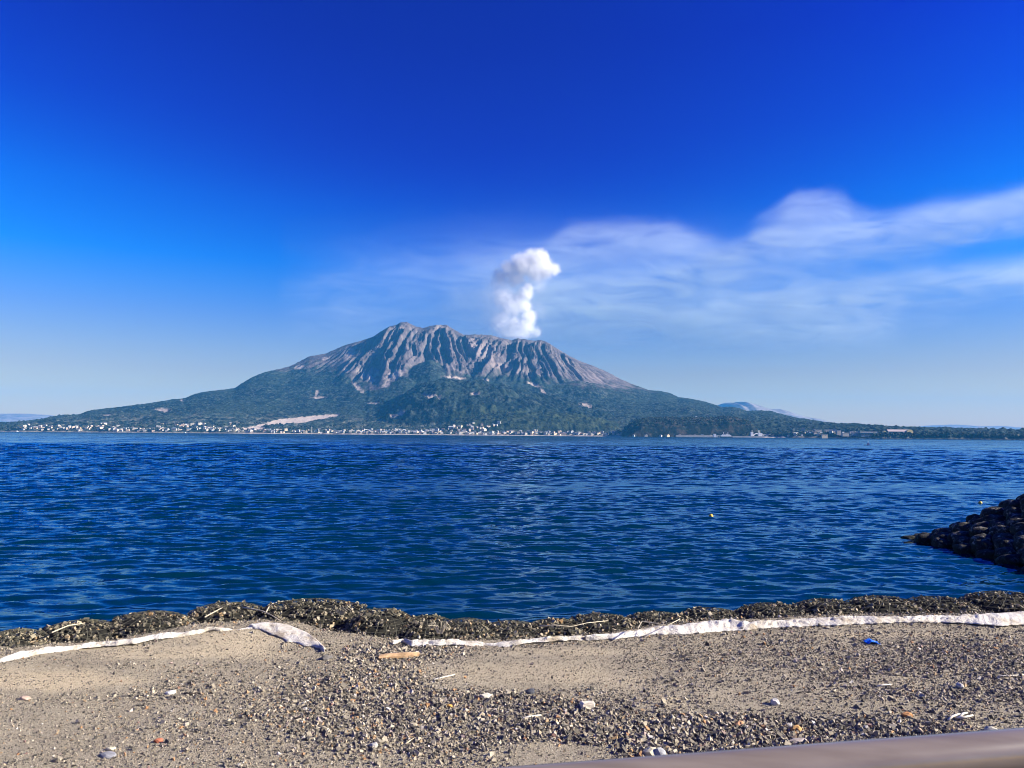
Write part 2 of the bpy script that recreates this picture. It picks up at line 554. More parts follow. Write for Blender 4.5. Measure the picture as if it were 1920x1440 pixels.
# headland: steep dark wooded mound at the shore
def ridge_mesh(name, pts, yc, front, back, nu, nv, noise_amp, noise_len, seed, p=0.55, base=-3.0):
    px = np.array([q[0] for q in pts], float)
    us = np.linspace(px[0], px[-1], nu)
    py = np.interp(us, px, [q[1] for q in pts])
    uu, ee = [], []
    for a, b in zip(us, py):
        d = ray(a, b)
        uu.append(d[0] / d[1])
        ee.append(d[2] / d[1])
    uu, ee = np.array(uu), np.array(ee)
    v = np.linspace(-1, 1, nv)
    yy = yc + np.where(v < 0, v * front, v * back)
    Xr = uu[None] * yc + 0 * yy[:, None]
    Yr = yy[:, None] + 0 * uu[None]
    H = np.maximum(CAM_H + ee * yc, 0.5)
    b = np.clip(1 - np.abs(v) ** 2.2, 0, 1) ** p
    Zr = H[None] * b[:, None]
    nz = fbm(Xr / noise_len, Yr / noise_len, 4, seed)
    Zr = Zr + noise_amp * nz * (b * (1 - b) * 3 + 0.12)[:, None]
    Zr[0], Zr[-1] = base, base
    Zr[:, 0], Zr[:, -1] = base, base
    return mesh_np(name, np.stack([Xr, Yr, Zr], -1).reshape(-1, 3), grid_faces(nv, nu), True), (Xr, Yr, Zr)


headland_pts = [(1164, 816), (1170, 810), (1180, 796), (1195, 788), (1215, 785), (1240, 783), (1270, 784), (1300, 784), (1320, 785), (1335, 784), (1348, 781.5), (1362, 782), (1378, 784), (1392, 788), (1403, 796), (1409, 806), (1416, 817)]
me, HEAD = ridge_mesh('headland', headland_pts, 4370, 210, 240, 220, 60, 16, 60, 141)
hl, nt, out = new_mat('headland_ground')
geo = nd(nt, 'ShaderNodeNewGeometry').outputs['Position']
n2 = nd(nt, 'ShaderNodeTexNoise', {'Vector': geo, 'Scale': 0.035, 'Detail': 5.0, 'Roughness': 0.7}).outputs[0]
n3 = nd(nt, 'ShaderNodeTexNoise', {'Vector': geo, 'Scale': 0.012, 'Detail': 3.0}).outputs[0]
c1 = ramp(nt, n2, [(0.40, (0.003, 0.006, 0.004)), (0.55, (0.015, 0.019, 0.011)), (0.72, (0.09, 0.075, 0.05))])
c1 = mixc(nt, ramp(nt, n3, [(0.54, (0, 0, 0)), (0.68, (0.6, 0.6, 0.6))]), c1, (0.12, 0.088, 0.068))
pbr(nt, out, c1, 0.95, 0.1, nd(nt, 'ShaderNodeBump', {'Height': n2, 'Strength': 0.8, 'Distance': 9.0}).outputs[0])
tag(link('headland', me, hl), 'low steep dark wooded headland on the far shore', kind='structure')

far_m = simple('far_hill_ground', (0.20, 0.175, 0.165), 0.95, 0.05, 0.45, 0.006)
for nm, pts, yc, dp, am in (('far_hill_north', [(-260, 800), (-200, 786), (-80, 781), (0, 780), (27, 776), (60, 776.5), (90, 778.5), (115, 781), (140, 784), (170, 789), (220, 800)], 19000, 1800, 120),
                            ('far_hill_peaks', [(1300, 790), (1345, 764), (1355, 758), (1364, 755), (1372, 759), (1383, 753.5), (1393, 757), (1405, 759), (1418, 764), (1432, 768), (1446, 766.5), (1460, 770), (1476, 776), (1500, 783), (1518, 787), (1540, 795), (1560, 805)], 16500, 1800, 150),
                            ('far_hill_south', [(1690, 812), (1720, 802), (1755, 797.5), (1785, 796), (1805, 798), (1830, 799.5), (1860, 799), (1890, 801), (1920, 803), (1990, 806), (2080, 812)], 21000, 1800, 100)):
    me, _ = ridge_mesh(nm, pts, yc, dp, dp, 160, 30, am, 900, 151 + len(nm))
    tag(link(nm, me, far_m), kind='structure')

# ------------------------------------------------------------------ sea
NA = 385
az = np.linspace(-0.75, 0.75, NA)
rr = [9.5]
while rr[-1] < 330:
    rr.append(rr[-1] + max(0.13, rr[-1] * 0.0036))
while rr[-1] < 4400:
    rr.append(rr[-1] * 1.012)
while rr[-1] < 30000:
    rr.append(rr[-1] * 1.10)
rr = np.array(rr)
Ag, Rg = np.meshgrid(az, rr)
SX, SY = Rg * np.sin(Ag), Rg * np.cos(Ag)
SZ = np.zeros_like(SX)
wr = np.random.default_rng(3)
spac = np.where(Rg < 330, np.maximum(0.13, Rg * 0.0036), Rg * 0.0125)
calm = 0.5 + 0.5 * fbm(SX / 45, SY / 16, 3, 201)
var = np.full_like(SX, 1e-6)
for k in range(54):
    lam = 0.36 * (1.115 ** k)
    th = wr.normal(math.pi / 2 + 0.16, 0.34)
    kx, ky = math.cos(th), math.sin(th)
    slope = 0.078 * (1.0 if lam < 0.75 else (0.75 / lam) ** 1.2)
    a = slope * lam / 6.283
    fade = sstep(2.4, 4.2, lam / spac) * (1 - 0.85 * sstep(12, 40, lam / spac))
    ph = wr.uniform(0, 6.28)
    warp = perlin(SX / (lam * 4) + k, SY / (lam * 4), 210 + k)
    s = np.sin(2 * np.pi * ((SX * kx + SY * ky) / lam + warp * 0.55) + ph)
    SZ += a * fade * (s + 0.22 * s * s)
    var += (slope * fade) ** 2 / 2
SZ = SZ * np.clip(0.225 / np.sqrt(var), 0.4, 48.0) * (0.78 + 0.36 * calm) * (0.55 + 0.45 * sstep(16, 36, Rg))
slickm = np.exp(-((SY - 76 + 12 * fbm(SX / 40, SY / 12, 3, 260)) / 9.5) ** 2) * sstep(-40, 5, SX)
SZ = np.clip(SZ, -0.7, 0.7) * (1 - 0.5 * slickm)
me = mesh_np('sea', np.stack([SX, SY, SZ], -1).reshape(-1, 3), grid_faces(len(rr), NA), True)
wm, nt, out = new_mat('sea_water')
geo = nd(nt, 'ShaderNodeNewGeometry').outputs['Position']
nrm = nd(nt, 'ShaderNodeNewGeometry').outputs['Normal']
sxyz = nd(nt, 'ShaderNodeSeparateXYZ', {0: geo})
slick = nd(nt, 'ShaderNodeTexNoise', {'Vector': nd(nt, 'ShaderNodeMapping', {'Vector': geo, 'Scale': (0.006, 0.045, 1.0)}).outputs[0], 'Scale': 1.0, 'Detail': 3.0}).outputs[0]
slk = nd(nt, 'ShaderNodeMapRange', {0: slick, 1: 0.35, 2: 0.62, 3: 0.62, 4: 1.12}).outputs[0]
# a calm streak lying across the bay
dy = mth(nt, 'DIVIDE', mth(nt, 'ADD', mth(nt, 'SUBTRACT', sxyz.outputs[1], 76.0), mth(nt, 'MULTIPLY', mth(nt, 'SUBTRACT', slick, 0.5), 40.0)), 10.0)
streak = mth(nt, 'POWER', 2.718, mth(nt, 'MULTIPLY', mth(nt, 'MULTIPLY', dy, dy), -1.0))
streak = mth(nt, 'MULTIPLY', streak, nd(nt, 'ShaderNodeMapRange', {0: sxyz.outputs[0], 1: -35.0, 2: 5.0, 3: 0.1, 4: 1.0}).outputs[0])
slk = mth(nt, 'MULTIPLY', slk, mth(nt, 'SUBTRACT', 1.0, mth(nt, 'MULTIPLY', streak, 0.7)))
tot = nrm
farw = nd(nt, 'ShaderNodeMapRange', {0: sxyz.outputs[1], 1: 180.0, 2: 900.0, 3: 1.0, 4: 3.2}).outputs[0]
slk = mth(nt, 'MULTIPLY', slk, farw)
slk = mth(nt, 'MULTIPLY', slk, nd(nt, 'ShaderNodeMapRange', {0: sxyz.outputs[1], 1: 1300.0, 2: 3000.0, 3: 1.0, 4: 2.2}).outputs[0])
for sc_, stretch, ax, ay in ((3.2, (0.55, 1.5, 1.0), 0.20, 0.40), (1.1, (0.45, 1.4, 1.0), 0.20, 0.36), (0.30, (0.45, 1.3, 1.0), 0.15, 0.26), (0.05, (0.4, 1.3, 1.0), 0.10, 0.18)):
    nn = nd(nt, 'ShaderNodeTexNoise', {'Vector': nd(nt, 'ShaderNodeMapping', {'Vector': geo, 'Scale': stretch, 'Rotation': (0, 0, R(-8))}).outputs[0], 'Scale': sc_, 'Detail': 2.0, 'Roughness': 0.55, 'Distortion': 0.3}).outputs['Color']
    nn = nd(nt, 'ShaderNodeVectorMath', {0: nn, 1: (0.5, 0.5, 0.5)}, operation='SUBTRACT').outputs[0]
    nn = nd(nt, 'ShaderNodeVectorMath', {0: nn, 1: (ax, ay, 0.0)}, operation='MULTIPLY').outputs[0]
    nn = nd(nt, 'ShaderNodeVectorMath', {0: nn, 'Scale': slk}, operation='SCALE').outputs[0]
    tot = nd(nt, 'ShaderNodeVectorMath', {0: tot, 1: nn}, operation='ADD').outputs[0]
tot = nd(nt, 'ShaderNodeVectorMath', {0: tot}, operation='NORMALIZE').outputs[0]
fr = nd(nt, 'ShaderNodeFresnel', {'IOR': 1.33, 'Normal': tot}).outputs[0]
deep = nd(nt, 'ShaderNodeBsdfDiffuse', {'Color': (0.0, 0.019, 0.038, 1)})
glo = nd(nt, 'ShaderNodeBsdfGlossy', {'Color': (0.50, 0.80, 1.0, 1), 'Roughness': 0.07, 'Normal': tot})
mx = nd(nt, 'ShaderNodeMixShader', {0: fr, 1: deep.outputs[0], 2: glo.outputs[0]})
nt.links.new(mx.outputs[0], out.inputs['Surface'])
tag(link('sea', me, wm), kind='structure')

# ------------------------------------------------------------------ near shore: ground
GZ = 1.7


def shore_y(x):
    """where the gravel lot ends (foot of the fabric strip)"""
    return np.interp(x, SHX, SHY)


EDGE = [(-700, 1330), (-160, 1262), (0, 1236), (91, 1216), (182, 1209), (281, 1196), (391, 1180), (484, 1170), (540, 1173), (600, 1190), (736, 1205), (900, 1204), (1000, 1201), (1098, 1195), (1150, 1189), (1232, 1176), (1330, 1167), (1400, 1166), (1580, 1158), (1800, 1154), (1920, 1147), (2080, 1138), (2600, 1118)]
_e = [at(p, q + 2, z=GZ_) for GZ_ in (1.7,) for p, q in EDGE]
SHX, SHY = [q.x for q in _e], [q.y for q in _e]


def ground_z(x, y):
    x, y = np.asarray(x, float), np.asarray(y, float)
    z = GZ + 0.05 * fbm(x / 2.5, y / 2.5, 3, 301) + 0.018 * fbm(x / 0.5, y / 0.5, 3, 303)
    z = z + 0.16 * np.exp(-(((x + 4.4) / 1.6) ** 2 + ((y - 12.7) / 1.0) ** 2))
    z = z + 0.14 * np.exp(-(((x + 7.5) / 2.5) ** 2 + ((y - 11.2) / 0.8) ** 2))
    z = z + 0.10 * np.exp(-(((x - 8) / 3.5) ** 2 + ((y - 14.0) / 0.6) ** 2))
    return z


gx = np.linspace(-22, 30, 420)
sv = np.linspace(0, 1, 230)
GXg, Sg = np.meshgrid(gx, sv)
ys = shore_y(GXg)
GYg = 2.42 + (ys + 0.12 - 2.42) * Sg
GZg = ground_z(GXg, GYg)
# the revetment slope down into the water
rows = [np.stack([GXg, GYg, GZg], -1)]
for dy, z in ((0.25, 1.5), (0.8, 1.25), (1.6, 0.95), (2.6, 0.55), (3.8, -0.1), (5.5, -1.2), (8, -2.5)):
    yy = ys[-1] + 0.12 + dy
    rows.append(np.stack([gx, yy, z + 0.06 * fbm(gx, yy, 2, 5)], -1)[None])
Vg = np.concatenate(rows, 0)
gpx, gpy = proj(Vg)
gn = fbm(Vg[..., 0] / 0.9, Vg[..., 1] / 0.35, 4, 321)
pale = np.zeros(gpx.shape)
for (ex0, ey0, rx0, ry0, kk) in ((60, 1275, 200, 24, 1.0), (330, 1222, 230, 16, 0.8), (440, 1200, 120, 20, 0.9), (470, 1228, 110, 10, 0.7), (980, 1262, 190, 26, 0.5), (1075, 1222, 150, 9, 0.6), (1650, 1190, 160, 5, 0.7)):
    pale = np.maximum(pale, kk * (1 - sstep(0.5, 1.2, np.hypot((gpx - ex0) / rx0, (gpy - ey0) / ry0) + 0.5 * gn)))
me = mesh_np('ground', Vg.reshape(-1, 3), grid_faces(len(Vg), 420), True, {'pale': pale})
gm, nt, out = new_mat('gravelly_sand')
geo = nd(nt, 'ShaderNodeNewGeometry').outputs['Position']
g1 = nd(nt, 'ShaderNodeTexNoise', {'Vector': geo, 'Scale': 0.8, 'Detail': 5.0, 'Roughness': 0.6}).outputs[0]
g2 = nd(nt, 'ShaderNodeTexNoise', {'Vector': geo, 'Scale': 60.0, 'Detail': 3.0, 'Roughness': 0.7}).outputs[0]
gv = nd(nt, 'ShaderNodeTexVoronoi', {'Vector': geo, 'Scale': 75.0})
gsp = nd(nt, 'ShaderNodeSeparateColor', {0: gv.outputs['Color']}).outputs[0]
sand = ramp(nt, g1, [(0.30, (0.33, 0.285, 0.21)), (0.55, (0.44, 0.385, 0.28)), (0.72, (0.58, 0.49, 0.34))])
grit = ramp(nt, gsp, [(0.0, (0.07, 0.06, 0.05)), (0.25, (0.27, 0.225, 0.155)), (0.8, (0.45, 0.38, 0.265)), (0.97, (0.66, 0.58, 0.45))])
sand = mixc(nt, attr(nt, 'pale'), sand, (0.80, 0.66, 0.43))
col = mixc(nt, 0.5, sand, grit)
hgt = mth(nt, 'ADD', g2, mth(nt, 'MULTIPLY', gv.outputs['Distance'], -0.9))
pbr(nt, out, col, 0.95, 0.15, nd(nt, 'ShaderNodeBump', {'Height': hgt, 'Strength': 1.0, 'Distance': 0.022}).outputs[0])
tag(link('ground', me, gm), kind='structure')

# raised road the camera stands on, with its retaining wall
conc = simple('concrete', (0.30, 0.29, 0.27), 0.9, 0.2, 0.2, 2.0, 0.2)
asph = simple('asphalt', (0.05, 0.05, 0.052), 0.9, 0.2, 0.25, 30.0, 0.3)
tag(MB().box((3, -3.5, 3.1), (60, 11.0, 0.2)).build('road', asph), kind='structure')
tag(MB().box((3, 2.22, 2.2), (60, 0.38, 2.1)).build('retaining_wall', conc), 'plain concrete retaining wall carrying the road above the gravel', 'wall')

# ------------------------------------------------------------------ stones
ICO_V = []
_p = (1 + 5 ** 0.5) / 2
for a, b in ((1, _p), (-1, _p), (1, -_p), (-1, -_p)):
    ICO_V += [(0, a, b), (a, b, 0), (b, 0, a)]
ICO_V = np.array(ICO_V)
ICO_V /= np.linalg.norm(ICO_V[0])
_d = np.linalg.norm(ICO_V[:, None] - ICO_V[None], axis=-1)
_e = _d < 1.2
ICO_F = []
for i in range(12):
    for j in range(i + 1, 12):
        for k in range(j + 1, 12):
            if _e[i, j] and _e[j, k] and _e[i, k]:
                n = np.cross(ICO_V[j] - ICO_V[i], ICO_V[k] - ICO_V[i])
                ICO_F.append((i, j, k) if n @ ICO_V[i] > 0 else (i, k, j))
ICO_F = np.array(ICO_F)


CUBE_V = np.array([(x, y, z) for z in (-1, 1) for x, y in ((-1, -1), (1, -1), (1, 1), (-1, 1))], float) * 0.66
CUBE_F = np.array([(3, 2, 1, 0), (4, 5, 6, 7), (0, 1, 5, 4), (1, 2, 6, 5), (2, 3, 7, 6), (3, 0, 4, 7)])


def rand_rot(n, g):
    q = g.normal(size=(n, 4))
    q /= np.linalg.norm(q, axis=1, keepdims=True)
    w, x, y, z = q.T
    return np.stack([1 - 2 * (y * y + z * z), 2 * (x * y - z * w), 2 * (x * z + y * w), 2 * (x * y + z * w), 1 - 2 * (x * x + z * z), 2 * (y * z - x * w),
                     2 * (x * z - y * w), 2 * (y * z + x * w), 1 - 2 * (x * x + y * y)], -1).reshape(n, 3, 3)


def stones_mesh(name, P, S, g, flat=0.62, tones=None, chip=False, rnd=False):
    """many angular stones joined: centres P, radii S"""
    n = len(P)
    BV, BF = (CUBE_V, CUBE_F) if chip else (ICO_V, ICO_F)
    nvt = len(BV)
    J = BV[None] * (1 + g.normal(0, 0.20, (n, nvt, 1))) + g.normal(0, 0.16 if chip else 0.10, (n, nvt, 3))
    if rnd:
        J = BV[None] * (1 + g.normal(0, 0.12, (n, nvt, 1))) + g.normal(0, 0.10, (n, nvt, 3))
    sc3 = np.stack([g.uniform(0.75, 1.35, n), g.uniform(0.6, 1.0, n), g.uniform(0.45, 0.8, n)], -1)
    if rnd:
        sc3 = sc3 * 0.7 + 0.25
    J = J * sc3[:, None]
    J = np.einsum('nij,nkj->nki', rand_rot(n, g), J)
    J[..., 2] *= flat + 0.25
    Vs = P[:, None] + J * S[:, None, None]
    F = (BF[None] + nvt * np.arange(n)[:, None, None]).reshape(-1, BF.shape[1])
    tone = g.uniform(0, 1, n) if tones is None else tones
    return mesh_np(name, Vs.reshape(-1, 3), F, False, {'tone': np.repeat(tone, nvt)})


def stone_mat(name, stops, rough=0.85):
    m, nt, out = new_mat(name)
    geo = nd(nt, 'ShaderNodeNewGeometry').outputs['Position']
    c = ramp(nt, attr(nt, 'tone'), stops)
    n = nd(nt, 'ShaderNodeTexNoise', {'Vector': geo, 'Scale': 45.0, 'Detail': 4.0, 'Roughness': 0.65}).outputs[0]
    c = mixc(nt, 1.0, c, ramp(nt, n, [(0.3, (0.7, 0.7, 0.7)), (0.7, (1.15, 1.12, 1.08))]), 'MULTIPLY')
    pbr(nt, out, c, rough, 0.25, nd(nt, 'ShaderNodeBump', {'Height': n, 'Strength': 0.4, 'Distance': 0.006}).outputs[0])
    return m


gravel_m = stone_mat('gravel_stone', [(0.0, (0.060, 0.057, 0.053)), (0.25, (0.135, 0.122, 0.10)), (0.50, (0.22, 0.195, 0.155)), (0.72, (0.33, 0.29, 0.22)), (0.87, (0.48, 0.43, 0.335)),
                                      (0.935, (0.38, 0.26, 0.14)), (0.960, (0.38, 0.21, 0.10)), (0.965, (0.24, 0.15, 0.13)), (1.0, (0.60, 0.57, 0.52))])


def gravel_density(px, py):
    """how thickly stones cover the lot, read off the photograph (0 bare sand .. 1 covered)"""
    n = fbm(px / 90, py / 30, 3, 311)
    d = 0.44 + 0.30 * n

    def el(cx, cy, rx, ry):
        return 1 - sstep(0.6, 1.25, np.hypot((px - cx) / rx, (py - cy) / ry) + 0.25 * n)
    d = np.maximum(d, 0.95 * el(760, 1330, 330, 110))
    d = np.maximum(d, 0.95 * el(760, 1230, 170, 30))
    d = np.maximum(d, 0.95 * el(1000, 1350, 230, 55))
    d = np.maximum(d, 1.0 * el(1400, 1385, 480, 55))
    d = np.maximum(d, 0.75 * el(1800, 1260, 320, 75))
    d = np.maximum(d, 0.55 * el(1500, 1230, 300, 40))
    d = np.maximum(d, 0.6 * el(380, 1300, 200, 25))
    for (cx, cy, rx, ry, k) in ((60, 1275, 250, 30, 0.9), (300, 1225, 260, 22, 0.7), (430, 1205, 120, 25, 0.85), (980, 1262, 210, 38, 0.85), (1070, 1225, 160, 14, 0.8), (1040, 1415, 110, 24, 0.85), (1500, 1325, 240, 14, 0.5), (90, 1370, 160, 60, 0.35), (1700, 1280, 130, 12, 0.4)):
        d = d * (1 - k * el(cx, cy, rx, ry))
    return np.clip(d, 0.03, 1)


g = np.random.default_rng(21)
NC = 420000
cx = g.uniform(-12.5, 13.5, NC)
cy = g.uniform(6.4, 15.0, NC)
ok = (np.abs(cx) < 0.74 * cy + 1.8) & (cy < shore_y(cx) + 0.25)
cx, cy = cx[ok], cy[ok]
gp = np.stack([cx, cy, ground_z(cx, cy)], -1)
ppx, ppy = proj(gp)
dens = gravel_density(ppx, ppy)
keep = g.uniform(0, 1, len(cx)) < np.clip(dens * 1.05, 0.12, 1)
gp, dens = gp[keep], dens[keep]
ppx, ppy = ppx[keep], ppy[keep]
size = 0.0078 * np.exp(g.normal(0, 0.50, len(gp))) * (0.75 + 0.85 * dens ** 1.5) * np.where((ppx > 1050) & (ppy > 1310), 1.18, 1.0)
size = np.clip(size, 0.0045, 0.038)
order = np.argsort(-size)[:78000]
gp, size = gp[order], size[order]
gp[:, 2] += size * 0.25
me = stones_mesh('gravel', gp, size, g, 0.85, None, True)
tag(link('gravel', me, gravel_m), 'loose grey and tan gravel strewn over the sandy lot', kind='stuff')
# fine grit between the stones: small three-sided chips
NG = 200000
qx = g.uniform(-10.5, 11.5, NG)
qy = g.uniform(6.6, 14.8, NG)
ok = (np.abs(qx) < 0.72 * qy + 0.4) & (qy < shore_y(qx) + 0.15)
qx, qy = qx[ok], qy[ok]
clump = fbm(qx / 0.5, qy / 0.25, 3, 331)
ok = g.uniform(0, 1, len(qx)) < np.clip(0.55 + 1.1 * clump, 0.12, 1)
qx, qy = qx[ok][:75000], qy[ok][:75000]
n = len(qx)
TV = np.array([(1, 1, 1), (-1, -1, 1), (-1, 1, -1), (1, -1, -1)], float) * 0.75
TF = np.array([(0, 2, 1), (0, 1, 3), (0, 3, 2), (1, 2, 3)])
J = np.einsum('nij,nkj->nki', rand_rot(n, g), TV[None] * (1 + g.normal(0, 0.25, (n, 4, 1))))
rs = np.clip(0.0062 * np.exp(g.normal(0, 0.3, n)), 0.003, 0.012)
Vt = np.stack([qx, qy, ground_z(qx, qy) + rs * 0.3], -1)[:, None] + J * rs[:, None, None]
me = mesh_np('grit', Vt.reshape(-1, 3), (TF[None] + 4 * np.arange(n)[:, None, None]).reshape(-1, 3), False, {'tone': np.repeat(g.uniform(0, 0.92, n), 4)})
tag(link('grit', me, gravel_m), 'fine dark grit sprinkled over the sandy lot', kind='stuff')

# ------------------------------------------------------------------ net bags full of stones along the edge
bagstone_m = stone_mat('bag_stone', [(0.0, (0.025, 0.025, 0.02)), (0.25, (0.085, 0.078, 0.058)), (0.55, (0.20, 0.178, 0.125)), (0.85, (0.38, 0.33, 0.23)), (0.93, (0.27, 0.17, 0.08)), (1.0, (0.48, 0.43, 0.33))])
bagcore_m = simple('bag_core', (0.025, 0.024, 0.02), 0.95, 0.1, 0.3, 6.0)
net_m = simple('net_cord', (0.07, 0.068, 0.05), 0.8, 0.2, 0.3, 20.0)


def ell_pt(th, ph, s, c):
    k = 0.88
    ct = math.copysign(abs(math.cos(th)) ** k, math.cos(th))
    return Vector((c[0] + s[0] * ct * math.cos(ph), c[1] + s[1] * ct * math.sin(ph), c[2] + s[2] * math.copysign(abs(math.sin(th)) ** k, math.sin(th))))


BAGS = [(-130, 1212, 150), (20, 1187, 112), (150, 1169, 150), (282, 1152, 150), (428, 1135, 150), (588, 1128, 205), (715, 1147, 120), (800, 1161, 120), (875, 1166, 110), (960, 1171, 130), (1045, 1167, 130), (1130, 1157, 130),
        (1238, 1153, 125), (1335, 1145, 125), (1452, 1136, 130), (1553, 1128, 125), (1656, 1122, 140), (1762, 1123, 140), (1885, 1113, 150), (2030, 1108, 150), (2175, 1102, 150), (2320, 1096, 150)]
WHERE = {0: 'at the far left end of the row', 4: 'left of the white fabric hump with a reed on top', 5: 'largest and highest of the row behind the white fabric hump', 6: 'behind the gap between the two white fabric strips',
         16: 'crest above the blue plastic scrap', 18: 'at the right end of the row below the breakwater'}
for bi, (px, py, w) in enumerate(BAGS):
    base = at(px, py, z=GZ)
    xg = at(px, py + 30, z=GZ).x
    yb = float(shore_y(xg)) + 0.80
    tp = at(px, py, y=yb)
    half = w / 2 / FPX * yb * 1.30
    sz = max(0.46, tp.z - 1.34)
    c = (tp.x, yb, tp.z - sz)
    s = (half, 0.78, sz)
    root = empty('stone_bag', (c[0], c[1], c[2] - sz), '', 'stone bag', 'net bags of stones along the water edge')
    gb = np.random.default_rng(400 + bi)
    # core
    mb = MB()
    vs, fs = [], []
    for i in range(7):
        for k in range(16):
            vs.append(ell_pt(-0.6 + i * (math.pi / 2 + 0.6) / 6 * 0.999, 2 * math.pi * k / 16, [q * 0.94 for q in s], c) - Vector(root.location))
    for i in range(6):
        for k in range(16):
            fs.append((i * 16 + k, i * 16 + (k + 1) % 16, (i + 1) * 16 + (k + 1) % 16, (i + 1) * 16 + k))
    mb.add(vs, fs)
    mb.build('bag_body', bagcore_m, root, smooth=True)
    n = int(1050 * (w / 130))
    th = np.arcsin(gb.uniform(-0.25, 1, n))
    ph = gb.uniform(0, 2 * np.pi, n)
    lump = 1 + 0.10 * perlin(np.cos(ph) * 1.6 + bi * 3.1, np.sin(ph) * 1.6 + th, bi) + 0.05 * perlin(np.cos(ph) * 5 + bi, np.sin(ph) * 5 + th * 3, bi)
    pts = np.array([tuple(ell_pt(t, p, s, c)) for t, p in zip(th, ph)])
    pts = np.array(c) + (pts - np.array(c)) * (lump * gb.uniform(0.93, 1.005, n))[:, None]
    szs = np.clip(0.029 * np.exp(gb.normal(0, 0.34, n)), 0.015, 0.05)
    me = stones_mesh('stones', pts - np.array(root.location), szs, gb, 0.75, None, True, True)
    o = link('stones', me, bagstone_m, root)
    o['kind'] = 'stuff'
    # net: meridian and ring cords
    mb = MB()
    for k in range(22):
        phk = 2 * math.pi * k / 22
        L = [ell_pt(t, phk + 0.25 * t, [q * 1.045 for q in s], c) - Vector(root.location) for t in np.linspace(-0.1, 1.45, 9)]
        mb.tube(L, 0.0045, 3)
    for t in np.linspace(0.05, 1.35, 9):
        L = [ell_pt(t, 2 * math.pi * k / 18, [q * 1.045 for q in s], c) - Vector(root.location) for k in range(19)]
        mb.tube(L, 0.0045, 3)
    o = mb.build('net', net_m, root)
    o['kind'] = 'stuff'
    lab = 'dark net bag of stones, %s' % (WHERE.get(bi) or 'number %d' % bi)
    root['bag_index'] = bi
    root['label'] = lab
ORD = ['first', 'second', 'third', 'fourth', 'fifth', 'sixth', 'seventh', 'eighth']
for o in [q for q in C.objects if q.name.startswith('stone_bag')]:
    bi = o['bag_index']
    del o['bag_index']
    if bi in WHERE:
        continue
    if bi < 4:
        o['label'] = 'net bag of dark stones at the left water edge, %s in the row' % ORD[bi]
    elif bi < 16:
        o['label'] = 'net bag of dark stones, %s to the right of the gap between the fabric strips' % ORD[bi - 7] if bi < 15 else 'net bag of dark stones just left of the one above the blue scrap'
    else:
        o['label'] = 'net bag of dark stones just right of the one above the blue scrap' if bi == 17 else 'net bag of dark stones where the row runs on towards the breakwater'

# ------------------------------------------------------------------ white fabric along the edge
fab, nt, out = new_mat('white_fabric')
geo = nd(nt, 'ShaderNodeNewGeometry').outputs['Position']
f1 = nd(nt, 'ShaderNodeTexNoise', {'Vector': geo, 'Scale': 3.0, 'Detail': 5.0, 'Roughness': 0.65}).outputs[0]
f2 = nd(nt, 'ShaderNodeTexNoise', {'Vector': geo, 'Scale': 16.0, 'Detail': 4.0, 'Roughness': 0.6, 'Distortion': 1.2}).outputs[0]
fc = ramp(nt, f1, [(0.33, (0.36, 0.30, 0.22)), (0.44, (0.56, 0.51, 0.43)), (0.60, (0.62, 0.585, 0.53))])
pbr(nt, out, fc, 0.85, 0.2, nd(nt, 'ShaderNodeBump', {'Height': f2, 'Strength': 0.7, 'Distance': 0.05}).outputs[0])


def fabric(name, top, bot, label, lift=0.10, seed=0, rag=0.05):
    fold = 0.45 if seed == 2 else 0.85
    px = np.arange(bot[0][0], bot[-1][0] + 1, 3.0)
    tb = np.interp(px, [p[0] for p in top], [p[1] for p in top])
    bb = np.interp(px, [p[0] for p in bot], [p[1] for p in bot])
    nv = 15
    P = []
    for i, x in enumerate(px):
        b = at(x, bb[i], z=GZ + 0.02)
        for _ in range(3):
            b = at(x, bb[i], z=float(ground_z(b.x, b.y)) + 0.006)
        h = lift
        t_ = at(x, tb[i], z=b.z + h)
        if seed == 2:
            for _ in range(3):
                t_ = at(x, tb[i], z=float(ground_z(t_.x, t_.y)) + 0.03)
        k = Vector((t_.x, t_.y + 0.14, b.z - 0.12))
        row = []
        for v in range(nv):
            q = v / (nv - 1)
            if q < 0.72:
                w = q / 0.72
                p = b.lerp(t_, w)
                p = p + Vector((0, -0.01, 0.022)) * math.sin(math.pi * w)
            else:
                w = (q - 0.72) / 0.28
                p = t_.lerp(k, w)
                p = p + Vector((0, 0.03, 0.03)) * math.sin(math.pi * w)
            row.append(tuple(p))
        P.append(row)
    P = np.array(P)
    s = P[..., 0] / 0.32
    v = np.linspace(0, 1, nv)[None] + 0 * s
    wr_ = fbm(s + v * 0.9, v * 2.2 + s * 0.15, 3, 501 + seed) * 0.06 + ridged(s * 2.3 - v * 1.9, v * 1.5, 3, 505 + seed) * 0.035
    m = np.sin(np.pi * np.clip(v * 1.1, 0, 1))
    wr_ = wr_ * fold
    P[..., 2] += wr_ * m
    P[..., 1] -= 0.6 * wr_ * m
    P[..., 2] -= (0.075 * np.clip(fbm(P[:, 0, 0] * 0.9, 0 * P[:, 0, 0] + seed, 3, 520 + seed), -0.1, 1) * 2)[:, None] * (lift < 0.05 or lift > 0.08)
    P[:, 0, 1] += rag * perlin(s[:, 0] * 3, 0 * s[:, 0], 511 + seed)
    me = mesh_np(name, P.reshape(-1, 3), grid_faces(len(px), nv), True)
    o = link(name, me, fab)
    sm = o.modifiers.new('thick', 'SOLIDIFY')
    sm.thickness = 0.006
    return tag(o, label, 'fabric strip', 'white fabric laid along the edge of the gravel')


